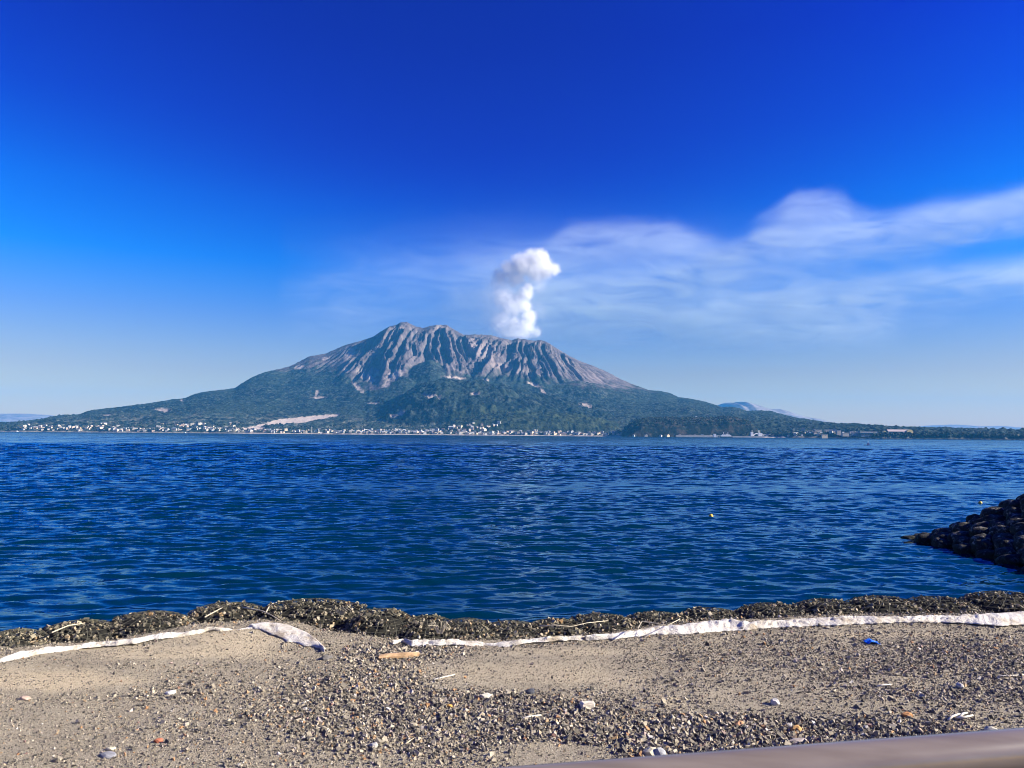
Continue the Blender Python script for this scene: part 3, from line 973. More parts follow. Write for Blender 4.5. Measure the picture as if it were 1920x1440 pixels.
fabric('fabric_strip', [(-160, 1262), (0, 1235), (44, 1224), (91, 1214), (135, 1212), (182, 1208), (255, 1201), (281, 1194), (338, 1187), (391, 1179), (443, 1175), (484, 1170)],
       [(-160, 1270), (0, 1242), (44, 1233), (91, 1224), (135, 1218), (182, 1215), (255, 1209), (281, 1203), (338, 1194), (391, 1184), (443, 1180), (484, 1177)], 'thin white fabric strip running along the sand at the left water edge', 0.03, 1)
fabric('fabric_strip', [(468, 1173), (485, 1170), (505, 1168), (540, 1172), (573, 1185), (590, 1197), (600, 1207), (609, 1217)],
       [(468, 1175), (485, 1180), (515, 1191), (540, 1203), (565, 1209), (590, 1214), (600, 1217), (609, 1224)], 'bulging crumpled white fabric hump draped over the sand mound', 0.06, 2)
fabric('fabric_strip', [(736, 1206), (755, 1202), (772, 1206), (800, 1204), (830, 1207), (850, 1203), (900, 1204), (950, 1204), (1000, 1201), (1050, 1198), (1098, 1195)],
       [(736, 1209), (755, 1206), (772, 1214), (800, 1213), (830, 1212), (850, 1211), (900, 1211), (950, 1212), (1000, 1207), (1050, 1203), (1098, 1201)], 'thin ragged white fabric strip in the middle, beyond the split log', 0.02, 3)
fabric('fabric_strip', [(1096, 1194), (1150, 1188), (1200, 1182), (1232, 1175), (1280, 1172), (1330, 1165), (1370, 1161), (1400, 1167), (1450, 1165), (1480, 1163), (1580, 1157), (1700, 1157), (1800, 1155), (1880, 1150), (1920, 1147), (2080, 1138), (2500, 1122)],
       [(1096, 1201), (1150, 1199), (1200, 1193), (1232, 1190), (1280, 1190), (1330, 1186), (1370, 1183), (1400, 1182), (1450, 1177), (1480, 1176), (1580, 1172), (1700, 1167), (1800, 1168), (1880, 1174), (1920, 1171), (2080, 1164), (2500, 1146)], 'wide white fabric strip along the right half of the gravel edge', 0.055, 4)

# ------------------------------------------------------------------ driftwood, sticks, single stones
wood_m = simple('weathered_wood', (0.46, 0.30, 0.17), 0.85, 0.2, 0.35, 14.0, 0.4)
straw_m = simple('dry_straw', (0.50, 0.44, 0.32), 0.85, 0.2, 0.3, 12.0)
pale_m = simple('bleached_wood', (0.62, 0.57, 0.48), 0.85, 0.2, 0.25, 12.0)


def on_ground(px, py, dz=0.0):
    p = at(px, py, z=GZ)
    for _ in range(4):
        p = at(px, py, z=float(ground_z(p.x, p.y)) + dz)
    return p


a, b = on_ground(711, 1234, 0.03), on_ground(786, 1227, 0.03)
log_axis = (b - a)
mb = MB()
vs, fs = [], []
for i in range(9):
    t = i / 8
    p = a.lerp(b, t)
    r = 0.052 * (1 - 0.18 * t) if i not in (0, 8) else 0.042 - 0.012 * (i == 8)
    for k in range(8):
        th = 2 * math.pi * k / 8
        q = r * (1 + 0.14 * math.sin(3 * th + 2 * t))
        vs.append(p + Vector((0.0, math.cos(th) * q, math.sin(th) * q * 0.85 + 0.012 + 0.006 * math.sin(5 * t))))
for i in range(8):
    for k in range(8):
        fs.append((i * 8 + k, i * 8 + (k + 1) % 8, (i + 1) * 8 + (k + 1) % 8, (i + 1) * 8 + k))
fs += [tuple(range(8))[::-1], tuple(range(64, 72))]
mb.add([v - a for v in vs], fs)
o = mb.build('driftwood_log', wood_m, None, a)
tag(o, 'short split brown log lying on the gravel below the middle fabric strip', 'log')


def stick(pts, r, label, m, lift=0.012, z=None, group=None, name='stick', cat='stick'):
    P = []
    for q in pts:
        dz = lift + (q[2] if len(q) > 2 else 0)
        P.append(on_ground(q[0], q[1], dz) if z is None else at(q[0], q[1], z=z + (q[2] if len(q) > 2 else 0)))
    o0 = P[0].copy()
    n = len(P)
    mb = MB()
    mb.tube([p - o0 for p in P], [r * (1 - 0.45 * i / max(1, n - 1)) for i in range(n)], 6)
    o = mb.build(name, m, None, o0, True)
    return tag(o, label, cat, group)


SG = 'pale sticks scattered on the gravel'
stick([(814, 1274), (834, 1269), (852, 1265)], 0.013, 'straight pale stick on the gravel right below the split log', pale_m, group=SG)
stick([(559, 1321), (580, 1313)], 0.012, 'short pale stick on the gravel below the fabric hump', pale_m, group=SG)
stick([(980, 1347), (996, 1343), (1015, 1341)], 0.016, 'curved white stick left of the pale block', pale_m, group=SG)
stick([(949, 1336), (965, 1330)], 0.009, 'small thin stick just left of the curved white stick', pale_m, group=SG)
stick([(1066, 1320), (1080, 1333), (1093, 1348)], 0.011, 'long thin grey stick lying beside the pale block', straw_m, group=SG)
stick([(1645, 1287, 0), (1656, 1284, 0.02), (1671, 1283, 0)], 0.013, 'bent white twig on bare sand below the blue scrap', pale_m, group=SG)
stick([(1860, 1267), (1890, 1267), (1925, 1265)], 0.012, 'long straight pale stick at the right side of the gravel', pale_m, group=SG)
stick([(760, 1395), (776, 1384)], 0.010, 'short slanting twig on the dense gravel at the bottom centre', straw_m, group=SG)
stick([(345, 1300), (362, 1301), (372, 1297)], 0.011, 'dark crooked twig on the left gravel', simple('dark_wood', (0.06, 0.045, 0.035)), group=SG)
mbm = [((1778, 1350, 0), (1786, 1343, 0.02), (1800, 1338, 0.03)), ((1790, 1346, 0), (1808, 1345, 0.03), (1824, 1341, 0.01)), ((1798, 1346, 0.01), (1806, 1338, 0.03), (1814, 1336, 0.02))]
P0 = on_ground(1800, 1346)
mb = MB()
for tri in mbm:
    mb.tube([on_ground(*q[:2], 0.015 + q[2]) - P0 for q in tri], [0.016, 0.014, 0.009], 6)
tag(mb.build('driftwood_branch', pale_m, None, P0, True), 'bleached forked branch on the gravel above the metal rail', 'branch')

RG = 'dry reeds washed onto the stone bags'
ZB = 1.93
stick([(384, 1157), (408, 1144), (430, 1132)], 0.011, 'reed leaning on the bag left of the fabric hump', straw_m, z=ZB, group=RG, name='reed', cat='reed')
stick([(97, 1186), (128, 1173), (159, 1168)], 0.012, 'dry reed on the second bag at the left', straw_m, z=ZB, group=RG, name='reed', cat='reed')
stick([(455, 1139), (474, 1142), (493, 1146), (510, 1154), (526, 1164)], 0.013, 'long bent reed hanging down in front of the largest bag', straw_m, z=ZB, group=RG, name='reed', cat='reed')
stick([(499, 1148), (504, 1138), (512, 1131), (531, 1127)], 0.011, 'arched reed over the left shoulder of the largest bag', straw_m, z=ZB, group=RG, name='reed', cat='reed')
stick([(1011, 1174), (1040, 1172), (1071, 1175), (1100, 1168), (1139, 1164)], 0.010, 'long wavy reed across the bags beyond the middle fabric strip', straw_m, z=ZB, group=RG, name='reed', cat='reed')
stick([(1196, 1178), (1204, 1165), (1230, 1169), (1251, 1173), (1274, 1161)], 0.011, 'zigzag reed above the left end of the wide fabric strip', straw_m, z=ZB, group=RG, name='reed', cat='reed')
for (tx, ty, lab) in ((640, 1150, 'tangled tuft of dry straw on the right side of the largest bag'), (825, 1182, 'splayed tuft of dry straw on the bags right of the split log')):
    P0 = at(tx, ty, z=ZB - 0.05)
    mb = MB()
    for k in range(14):
        dx, dz = random.uniform(-0.2, 0.2), random.uniform(0.05, 0.24)
        mb.tube([(dx * 0.2, 0, -0.05), (dx * 0.6, -0.04, dz * 0.7), (dx * 1.1, -0.05 - 0.05 * random.random(), dz * random.uniform(0.1, 1.1))], [0.006, 0.006, 0.003], 4)
    tag(mb.build('straw_tuft', straw_m, None, P0), lab, 'straw tuft', 'straw tufts on the stone bags')

blue_m = simple('blue_plastic', (0.01, 0.16, 0.75), 0.45, 0.5, 0.2, 12.0)
P0 = on_ground(1635, 1205, 0.01)
n = 9
gxs, gys = np.meshgrid(np.linspace(-0.1, 0.1, n), np.linspace(-0.09, 0.09, n))
zz = 0.035 + 0.05 * fbm(gxs * 9, gys * 9, 2, 3) - 0.25 * np.abs(gxs)
me = mesh_np('plastic_scrap', np.stack([gxs + 0.02 * fbm(gys * 12, gxs * 9, 1, 9), gys + 0.03 * fbm(gxs * 12, gys * 12, 1, 4), np.maximum(zz, 0.002)], -1).reshape(-1, 3), grid_faces(n, n), False)
o = link('plastic_scrap', me, blue_m, None, P0)
sm = o.modifiers.new('thick', 'SOLIDIFY')
sm.thickness = 0.004
tag(o, 'crumpled bright blue plastic scrap lying on the gravel', 'plastic scrap')


def big_stone(px, py, r, col, label, sh=(1, 0.8, 0.6), seed=0, name='stone', block=False):
    gs = np.random.default_rng(700 + seed)
    P = on_ground(px, py, r * sh[2] * 0.45)
    me = bpy.data.meshes.new(name)
    import bmesh
    bm = bmesh.new()
    if block:
        bmesh.ops.create_cube(bm, size=1.6)
        bmesh.ops.bevel(bm, geom=bm.edges[:], offset=0.18, segments=1, affect='EDGES')
    else:
        bmesh.ops.create_icosphere(bm, subdivisions=2, radius=1)
    for v in bm.verts:
        k = 1 + 0.28 * float(perlin(v.co.x * 1.3 + seed, v.co.y * 1.3 + v.co.z * 0.9, seed)) + gs.normal(0, 0.05)
        v.co = Vector((v.co.x * sh[0], v.co.y * sh[1], v.co.z * sh[2])) * k * r
    bm.to_mesh(me)
    bm.free()
    o = link(name, me, simple('stone_' + name, col, 0.85, 0.25, 0.25, 18.0, 0.4), None, P)
    o.rotation_euler = (gs.uniform(-0.15, 0.15), gs.uniform(-0.15, 0.15), gs.uniform(-0.6, 0.6))
    return tag(o, label, 'stone', 'larger single stones on the gravel')


big_stone(1103, 1324, 0.085, (0.62, 0.55, 0.44), 'pale squarish block standing out of the gravel beside a thin stick', (1.2, 0.7, 0.7), 1, block=True)
big_stone(297, 1389, 0.042, (0.34, 0.12, 0.07), 'brick red stone on the sand at the lower left', (1.2, 0.8, 0.7), 2)
big_stone(208, 1404, 0.045, (0.62, 0.56, 0.38), 'yellowish white stone at the lower left above a grey slab', (1.3, 0.8, 0.5), 3)
big_stone(203, 1416, 0.065, (0.25, 0.25, 0.26), 'flat grey slab of stone at the lower left', (1.4, 0.9, 0.35), 4)
big_stone(1452, 1317, 0.060, (0.52, 0.50, 0.47), 'lone whitish stone with a shadow on bare sand right of the pale block', (1.0, 0.8, 0.85), 5)
big_stone(1701, 1341, 0.055, (0.48, 0.24, 0.10), 'orange brown stone on the gravel above the metal rail', (1.1, 0.8, 0.7), 6)
big_stone(1497, 1390, 0.075, (0.33, 0.28, 0.25), 'flat pinkish grey stone just above the metal rail', (1.5, 0.8, 0.4), 7)
big_stone(1494, 1368, 0.060, (0.45, 0.26, 0.10), 'orange tan stone in the dense gravel above the flat pinkish stone', (1.1, 0.8, 0.8), 8)
big_stone(1387, 1357, 0.055, (0.46, 0.26, 0.14), 'pinkish orange stone in the dense gravel left of the orange tan stone', (1.3, 0.8, 0.6), 9)
big_stone(1800, 1287, 0.055, (0.48, 0.46, 0.42), 'whitish pointed stone on the right gravel above the forked branch', (1.0, 0.7, 0.8), 10)
big_stone(1858, 1369, 0.06, (0.50, 0.47, 0.38), 'cream stone touching the top of the metal rail at the right', (1.2, 0.8, 0.7), 11)
big_stone(913, 1306, 0.065, (0.56, 0.52, 0.42), 'rounded cream stone in the dense gravel left of the pale block', (1.2, 0.8, 0.6), 12)
big_stone(994, 1297, 0.06, (0.08, 0.085, 0.10), 'dark slate stone on the edge of the sandy patch', (1.1, 0.8, 0.7), 13)
big_stone(842, 1324, 0.04, (0.50, 0.28, 0.07), 'small ochre stone in the centre of the dense gravel', (1.3, 0.8, 0.6), 14)
big_stone(612, 1234, 0.07, (0.14, 0.13, 0.12), 'dark grey rock at the lower end of the fabric hump', (1.3, 0.8, 0.6), 15)
big_stone(320, 1299, 0.055, (0.60, 0.57, 0.52), 'whitish stone on the sand below the thin left fabric', (1.2, 0.9, 0.6), 16)
big_stone(47, 1309, 0.05, (0.46, 0.34, 0.26), 'pale pinkish stone on the sand at the left edge', (1.3, 0.8, 0.6), 17)
big_stone(1220, 1413, 0.075, (0.52, 0.47, 0.34), 'large cream stone beside the metal rail where the sand ends', (1.1, 0.9, 0.8), 18)
big_stone(1238, 1414, 0.070, (0.36, 0.36, 0.36), 'grey pointed stone next to the large cream stone at the rail', (0.9, 0.8, 1.0), 19)
big_stone(700, 1398, 0.05, (0.42, 0.40, 0.36), 'grey angular stone on thin sand at the bottom centre', (1.3, 0.8, 0.6), 20)

# ------------------------------------------------------------------ breakwater of rounded blocks
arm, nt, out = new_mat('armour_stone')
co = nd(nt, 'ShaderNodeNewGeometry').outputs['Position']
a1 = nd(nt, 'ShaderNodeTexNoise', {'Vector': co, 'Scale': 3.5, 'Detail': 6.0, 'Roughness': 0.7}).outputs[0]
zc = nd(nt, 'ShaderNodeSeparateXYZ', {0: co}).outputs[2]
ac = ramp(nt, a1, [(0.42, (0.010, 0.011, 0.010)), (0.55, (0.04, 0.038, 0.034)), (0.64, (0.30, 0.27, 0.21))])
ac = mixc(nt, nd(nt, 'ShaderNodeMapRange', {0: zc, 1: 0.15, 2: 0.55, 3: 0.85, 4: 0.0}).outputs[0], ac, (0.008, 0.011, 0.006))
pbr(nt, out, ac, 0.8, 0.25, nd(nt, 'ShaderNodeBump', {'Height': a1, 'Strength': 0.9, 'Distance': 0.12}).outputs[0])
core_m = simple('breakwater_core', (0.012, 0.012, 0.011), 0.95, 0.1, 0.3, 2.0)
import bmesh


def armour_mesh(seed):
    bm = bmesh.new()
    bmesh.ops.create_icosphere(bm, subdivisions=3, radius=0.47)
    for v in bm.verts:
        d = v.co.normalized()
        k = 1 + 0.16 * float(perlin(d.x * 1.6 + d.z + seed, d.y * 1.6 - d.z, seed)) + 0.06 * float(perlin(d.x * 5 + d.z * 3, d.y * 5 + seed, seed + 2))
        d4 = (abs(d.x) ** 4 + abs(d.y) ** 4 + abs(d.z) ** 4) ** -0.25
        v.co = Vector((v.co.x * 1.15, v.co.y * 1.0, v.co.z * 0.82)) * k * (0.45 + 0.5 * d4)
    me = bpy.data.meshes.new('armour_stone')
    bm.to_mesh(me)
    bm.free()
    me.polygons.foreach_set('use_smooth', np.ones(len(me.polygons), bool))
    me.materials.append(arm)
    return me


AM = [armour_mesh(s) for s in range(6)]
bwx = 19.75
xs = np.linspace(0, 14, 15)
cs = []
for y in np.linspace(15.5, 40.5, 26):
    endk = 1 - sstep(36.0, 40.5, y)
    cs.append([(bwx + q, y, min(q * 0.47, 3.1) * endk - 0.95 - 0.6 * (1 - endk)) for q in xs])
me = mesh_np('breakwater_core', np.array(cs).reshape(-1, 3), grid_faces(26, 15), True)
tag(link('breakwater_core', me, core_m), 'dark rubble core under the rounded breakwater stones', 'rubble', None, 'structure')
ga = np.random.default_rng(33)
row = 0
for iy, y in enumerate(np.arange(17.0, 39.6, 0.78)):
    for ix in range(11):
        x = bwx + 0.1 + ix * 0.82 + (0.41 if iy % 2 else 0) + ga.normal(0, 0.07)
        yy = y + ga.normal(0, 0.08)
        endk = 1 - float(sstep(36.4, 40.0, yy))
        q = x - bwx
        z = min(q * 0.47, 3.1) * endk - 0.20 * (1 - endk) - 0.02 + ga.normal(0, 0.05)
        if iy % 2 and ix == 10:
            continue
        pxx, _ = proj(np.array([x, yy, z]))
        if pxx > 2080:
            continue
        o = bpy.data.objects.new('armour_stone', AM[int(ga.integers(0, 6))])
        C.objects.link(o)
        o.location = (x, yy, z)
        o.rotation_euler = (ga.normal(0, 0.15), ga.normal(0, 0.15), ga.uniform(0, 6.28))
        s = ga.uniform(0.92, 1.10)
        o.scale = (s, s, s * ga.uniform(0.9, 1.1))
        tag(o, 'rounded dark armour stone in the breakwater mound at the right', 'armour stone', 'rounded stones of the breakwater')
P0 = at(1712, 1019, z=0.02)
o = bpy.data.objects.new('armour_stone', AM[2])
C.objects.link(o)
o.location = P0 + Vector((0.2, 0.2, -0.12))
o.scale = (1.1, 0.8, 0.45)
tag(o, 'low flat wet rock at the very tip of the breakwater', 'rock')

# ------------------------------------------------------------------ buoys and boats
buoy_m = simple('yellow_float', (0.75, 0.48, 0.06), 0.5, 0.4, 0.15, 8.0)
dark_m = simple('dark_rubber', (0.03, 0.03, 0.035), 0.7, 0.3, 0.2, 8.0)


def buoy(px, py, d, label):
    P = at(px, py, z=0.0)
    root = empty('buoy', P, label, 'buoy', 'yellow fishing floats on the water')
    bm = bmesh.new()
    bmesh.ops.create_uvsphere(bm, u_segments=16, v_segments=10, radius=d / 2)
    me = bpy.data.meshes.new('float')
    for v in bm.verts:
        v.co = Vector((v.co.x * 1.05, v.co.y * 1.05, v.co.z + d * 0.28))
    bm.to_mesh(me)
    bm.free()
    me.polygons.foreach_set('use_smooth', np.ones(len(me.polygons), bool))
    link('float', me, buoy_m, root)
    mb = MB()
    mb.tube([(0, 0, d * 0.70), (0, 0, d * 0.88)], d * 0.13, 8)
    mb.build('eyelet', dark_m, root)


buoy(1333, 970, 0.27, 'yellow round float on open water left of the breakwater')
buoy(1838, 945, 0.27, 'yellow round float close behind the breakwater stones')

white_m = simple('white_paint', (0.78, 0.77, 0.74), 0.5, 0.4, 0.06, 0.5)
hull_m = simple('dark_hull', (0.03, 0.03, 0.04), 0.5, 0.4, 0.2, 0.5)
glass_m = simple('dark_glass', (0.02, 0.03, 0.04), 0.1, 0.6, 0.1, 1.0)
blue_hull = simple('blue_hull', (0.04, 0.10, 0.25), 0.5, 0.4, 0.2, 0.5)


def hull_mesh(L, W, H):
    st = [(-0.5, 0.8, 0), (-0.3, 1, 0), (0.1, 1, 0.02), (0.32, 0.72, 0.12), (0.5, 0.04, 0.3)]
    vs, fs = [], []
    for t, w, up in st:
        for s, z in ((-1, H * (1 + up)), (-0.6, -0.3 * H), (0.6, -0.3 * H), (1, H * (1 + up))):
            vs.append((t * L, s * w * W / 2, z))
    for i in range(4):
        for k in range(3):
            fs.append((i * 4 + k, i * 4 + k + 1, (i + 1) * 4 + k + 1, (i + 1) * 4 + k))
        fs.append((i * 4 + 3, i * 4, (i + 1) * 4, (i + 1) * 4 + 3))
    fs += [(0, 3, 2, 1), (16, 17, 18, 19)]
    return vs, fs


def boat(P, L, rz, label, hm=hull_m, group=None, mast=True):
    root = empty('small_boat', P, label, 'boat', group, rz)
    mb = MB()
    mb.add(*hull_mesh(L, L * 0.36, L * 0.13))
    mb.build('hull', hm, root)
    mb = MB()
    h = L * 0.30
    mb.add([(-0.22 * L, -0.13 * L, L * 0.13), (0.14 * L, -0.13 * L, L * 0.13), (0.14 * L, 0.13 * L, L * 0.13), (-0.22 * L, 0.13 * L, L * 0.13),
            (-0.20 * L, -0.11 * L, L * 0.13 + h), (0.02 * L, -0.11 * L, L * 0.13 + h), (0.02 * L, 0.11 * L, L * 0.13 + h), (-0.20 * L, 0.11 * L, L * 0.13 + h)],
           [(3, 2, 1, 0), (4, 5, 6, 7), (0, 1, 5, 4), (1, 2, 6, 5), (2, 3, 7, 6), (3, 0, 4, 7)])
    mb.build('cabin', white_m, root)
    if mast:
        MB().tube([(-0.05 * L, 0, L * 0.4), (-0.05 * L, 0, L * 0.75)], L * 0.015, 6).build('mast', white_m, root)
    return root


P = at(1627, 837, z=0.0)
P.z = 0.35
boat(P, 4.0, R(165), 'small boat with dark hull and white cabin alone on the open water')
MBG = 'small white boats near the far shore'
boat(at(32, 811, y=4600) * 1.0, 15, 0.2, 'tiny white boat at the left end of the far shore', white_m, MBG, False)
boat(at(347, 812.6, y=4420), 14, 2.9, 'tiny white boat off the far shore left of the pale sand field', white_m, MBG, False)
for o in C.objects:
    if o.name.startswith('small_boat') and o.location.y > 3000:
        o.location.z = 0

# ------------------------------------------------------------------ far town
walls = [simple('wall_white', (0.48, 0.43, 0.36), 0.85, 0.2, 0.06, 0.1), simple('wall_cream', (0.70, 0.58, 0.40), 0.85, 0.2, 0.06, 0.1), simple('wall_grey', (0.42, 0.41, 0.40), 0.85, 0.2, 0.1, 0.1), simple('wall_tan', (0.55, 0.42, 0.32), 0.85, 0.2, 0.08, 0.1)]
roofs = [simple('roof_slate', (0.10, 0.10, 0.115), 0.8, 0.2, 0.2, 0.2), simple('roof_brown', (0.15, 0.085, 0.065), 0.8, 0.2, 0.2, 0.2), simple('roof_blue', (0.09, 0.14, 0.20), 0.8, 0.2, 0.2, 0.2), simple('roof_pale', (0.48, 0.47, 0.46), 0.8, 0.2, 0.1, 0.2)]


def house_mesh(w, d, h, rh, wm_, rm_, kind):
    mb = MB()
    x, y = w / 2, d / 2
    if kind == 'gable':
        mb.add([(-x, -y, -4), (x, -y, -4), (x, y, -4), (-x, y, -4), (-x, -y, h), (x, -y, h), (x, y, h), (-x, y, h), (-x, 0, h + rh), (x, 0, h + rh)],
               [(0, 1, 5, 4), (2, 3, 7, 6), (1, 2, 6, 9, 5), (3, 0, 4, 8, 7)])
        e = 0.6
        mb.add([(-x - e, -y - e, h - 0.3), (x + e, -y - e, h - 0.3), (x + e, 0, h + rh + 0.3), (-x - e, 0, h + rh + 0.3), (-x - e, y + e, h - 0.3), (x + e, y + e, h - 0.3)],
               [(0, 1, 2, 3), (3, 2, 5, 4)], 1)
    elif kind == 'hip':
        mb.box((0, 0, h / 2 - 2), (w, d, h + 4))
        e = 0.8
        mb.add([(-x - e, -y - e, h + .05), (x + e, -y - e, h + .05), (x + e, y + e, h + .05), (-x - e, y + e, h + .05), (-x * 0.5, 0, h + rh), (x * 0.5, 0, h + rh)],
               [(0, 1, 5, 4), (1, 2, 5), (2, 3, 4, 5), (3, 0, 4)], 1)
    else:
        mb.box((0, 0, h / 2 - 2), (w, d, h + 4))
        mb.box((0, 0, h + 0.35), (w + 0.8, d + 0.8, 0.7), 0, 1)
        mb.box((w * 0.2, 0, h + 2.0), (w * 0.22, d * 0.4, 2.6))
    # window openings set into the walls
    nf = max(1, int(h // 3.2))
    nw = max(2, int(w // 4))
    for f_ in range(nf):
        for k in range(nw):
            mb.box((-x + w * (k + 0.5) / nw, -y - 0.02, 1.7 + f_ * 3.1), (1.7, 0.12, 1.3), 0, 2)
    me = bpy.data.meshes.new('house')
    me.from_pydata(mb.v, [], mb.f)
    for m in (wm_, rm_, glass_m):
        me.materials.append(m)
    me.polygons.foreach_set('material_index', np.array(mb.mi, np.int32))
    me.update()
    return me


HM = []
KL = {'gable': 'gabled', 'hip': 'hip-roofed', 'flat': 'flat-roofed'}
WL = ['white', 'cream', 'grey', 'tan']
RL = ['slate', 'brown', 'blue', 'pale']
hr = random.Random(9)
for k, (w, d, h, rh) in (('gable', (13, 9, 6, 3)), ('gable', (18, 11, 6.5, 3.5)), ('hip', (12, 10, 6.2, 2.6)), ('hip', (16, 12, 7, 3)), ('flat', (20, 12, 9.5, 0)), ('flat', (14, 12, 7, 0)), ('gable', (26, 13, 6.5, 3.5))):
    for wi, ri in ((0, 0), (0, 3), (1, 1), (0, 2), (2, 0), (3, 3)):
        HM.append((house_mesh(w, d, h, rh, walls[wi], roofs[ri], k), k, WL[wi], RL[ri]))


def zone(px):
    if px < 440:
        return 'in the village left of the sand field'
    if px < 700:
        return 'just right of the sand field'
    if px < 940:
        return 'below the central wooded hill'
    if px < 1180:
        return 'under the green shore wood'
    if px < 1420:
        return 'below the dark headland'
    return 'by the quay right of the ferry terminal'


spots = []
for (x0, x1, n, tmax) in ((40, 300, 72, 0.10), (300, 440, 52, 0.11), (440, 620, 30, 0.03), (620, 760, 40, 0.05), (760, 940, 90, 0.035), (940, 1180, 60, 0.02), (1180, 1345, 20, 0.008), (1470, 1600, 20, 0.09)):
    for i in range(n):
        px = hr.uniform(x0, x1)
        t = 0.013 + tmax * hr.random() ** 1.5
        spots.append((px, t))
used = []
for px, t in spots:
    P = ground_far(px, t)
    if px > 1180 and px < 1345:
        P = Vector((uk(px) * 4150, 4150, 2.0))
    if any((P - q).length < 16 for q in used):
        continue
    used.append(P)
    me, k, wl, rl = HM[hr.randrange(len(HM))]
    o = bpy.data.objects.new('house', me)
    C.objects.link(o)
    o.location = P + Vector((0, 0, 1.0))
    o.rotation_euler = (0, 0, hr.choice([0, 0.35, -0.5, 1.2, 0.8, -0.2]) + hr.uniform(-0.2, 0.2))
    s = hr.uniform(0.75, 1.3)
    o.scale = (s, s, s)
    z_ = zone(px)
    tag(o, 'small %s %s house with %s roof %s' % (wl, KL[k], rl, z_), 'house', '%s %s houses with %s roof %s' % (wl, KL[k], rl, z_))
print('houses', len(used))
mb = MB()
for (x0, x1, n, tmax) in ((30, 440, 90, 0.07), (440, 620, 25, 0.03), (620, 940, 190, 0.035), (940, 1180, 110, 0.02), (1480, 1600, 30, 0.06)):
    for i in range(n):
        P = ground_far(hr.uniform(x0, x1), 0.012 + tmax * hr.random() ** 1.6)
        if any((P - q).length < 12 for q in used):
            continue
        used.append(P)
        w, d, h, rz = hr.uniform(8, 17), hr.uniform(7, 10), hr.uniform(4, 6.5), hr.uniform(-0.6, 0.6)
        wi, ri = hr.choice([0, 0, 1, 2, 3]), 4 + hr.choice([0, 0, 1, 2, 3])
        mb.box((P.x, P.y, P.z + h / 2 - 1), (w, d, h + 4), rz, wi)
        x, y, e, zt = w / 2 + 0.6, d / 2 + 0.6, 0.0, P.z + h + 1.05
        ca, sa = math.cos(rz), math.sin(rz)
        q = [(-x, -y, zt), (x, -y, zt), (x, y, zt), (-x, y, zt), (-x, 0, zt + 2.6), (x, 0, zt + 2.6)]
        mb.add([(P.x + ca * a - sa * b, P.y + sa * a + ca * b, c) for a, b, c in q], [(0, 1, 5, 4), (2, 3, 4, 5), (1, 2, 5), (3, 0, 4)], ri)
tag(mb.build('town_houses', walls + roofs), 'smaller houses packed between the others along the far shore', kind='stuff')

# trees between the houses and on the headland: read as one mass at this distance
gt = np.random.default_rng(55)
pts = []
for _ in range(2300):
    px = gt.choice([gt.uniform(-60, 960), gt.uniform(960, 1420), gt.uniform(1400, 2060)], p=[0.55, 0.15, 0.30])
    t = 0.014 + 0.13 * gt.random() ** 1.4 if px < 960 else 0.012 + 0.03 * gt.random()
    P = ground_far(px, t)
    if px < 960 and bare[int(np.searchsorted(T, t)), int(np.clip(np.searchsorted(U, uk(px)), 0, NU - 1))] > 0.4:
        continue
    if any(abs(P.x - q.x) < 9 and abs(P.y - q.y) < 11 for q in used):
        continue
    pts.append((P.x, P.y, P.z + 3, gt.uniform(4, 8.5)))
Xh, Yh, Zh = HEAD
for _ in range(650):
    i, j = gt.integers(6, 40), gt.integers(6, 214)
    pts.append((Xh[i, j], Yh[i, j], Zh[i, j] + 1.5, gt.uniform(3.5, 8)))
pts = np.array(pts)
leaf_m = stone_mat('far_foliage', [(0.0, (0.008, 0.016, 0.012)), (0.5, (0.020, 0.034, 0.022)), (0.85, (0.045, 0.055, 0.032)), (1.0, (0.085, 0.075, 0.05))])
# each crown: three overlapping ragged clumps
cl, ss, tt = [], [], []
for x, y, z, r in pts:
    tone = gt.uniform(0, 1)
    for k in range(3):
        cl.append((x + gt.normal(0, r * 0.45), y + gt.normal(0, r * 0.45), z + gt.uniform(0, r * 0.6)))
        ss.append(r * gt.uniform(0.55, 0.85))
        tt.append(np.clip(tone + gt.normal(0, 0.12), 0, 1))
me = stones_mesh('shore_woods', np.array(cl), np.array(ss), gt, 0.8, np.array(tt))
tag(link('shore_woods', me, leaf_m), 'dark trees massed among the houses along the far shore', kind='stuff')

# ---- landmarks on the far shore
yellow_sunlit_w = simple('wall_yellow_sunlit', (0.75, 0.60, 0.25), 0.8, 0.2, 0.08, 0.05)  # yellow walls; on the hall gable this colour stands for warm sunlight
bluegrey_shaded = simple('wall_blue_grey_shaded', (0.10, 0.15, 0.22), 0.6, 0.3, 0.2, 0.05)  # dark blue includes the shade on the halls' long sides
pinkroof = simple('roof_pinkish', (0.42, 0.34, 0.33), 0.7, 0.2, 0.12, 0.05)
quay_m = simple('quay_concrete', (0.42, 0.40, 0.37), 0.9, 0.1, 0.2, 0.05)
darkrock = simple('shore_rock', (0.03, 0.03, 0.03), 0.95, 0.1, 0.4, 0.08)


def far_box(mb, px0, px1, py0, py1, Y, depth=14, mi=0):
    a, b = at(px0, py1, y=Y), at(px1, py0, y=Y)
    z0, z1 = min(a.z, b.z), max(a.z, b.z)
    mb.box(((a.x + b.x) / 2, Y + depth / 2, (z0 + z1) / 2), (abs(b.x - a.x), depth, z1 - z0), 0, mi)
    return mb


def part(root, mb, name, m, label=None):
    o = mb.build(name, m)
    o.data.transform(Matrix.Translation(-Vector(root.location)))
    o.parent = root
    if label:
        o['label'] = label
    return o


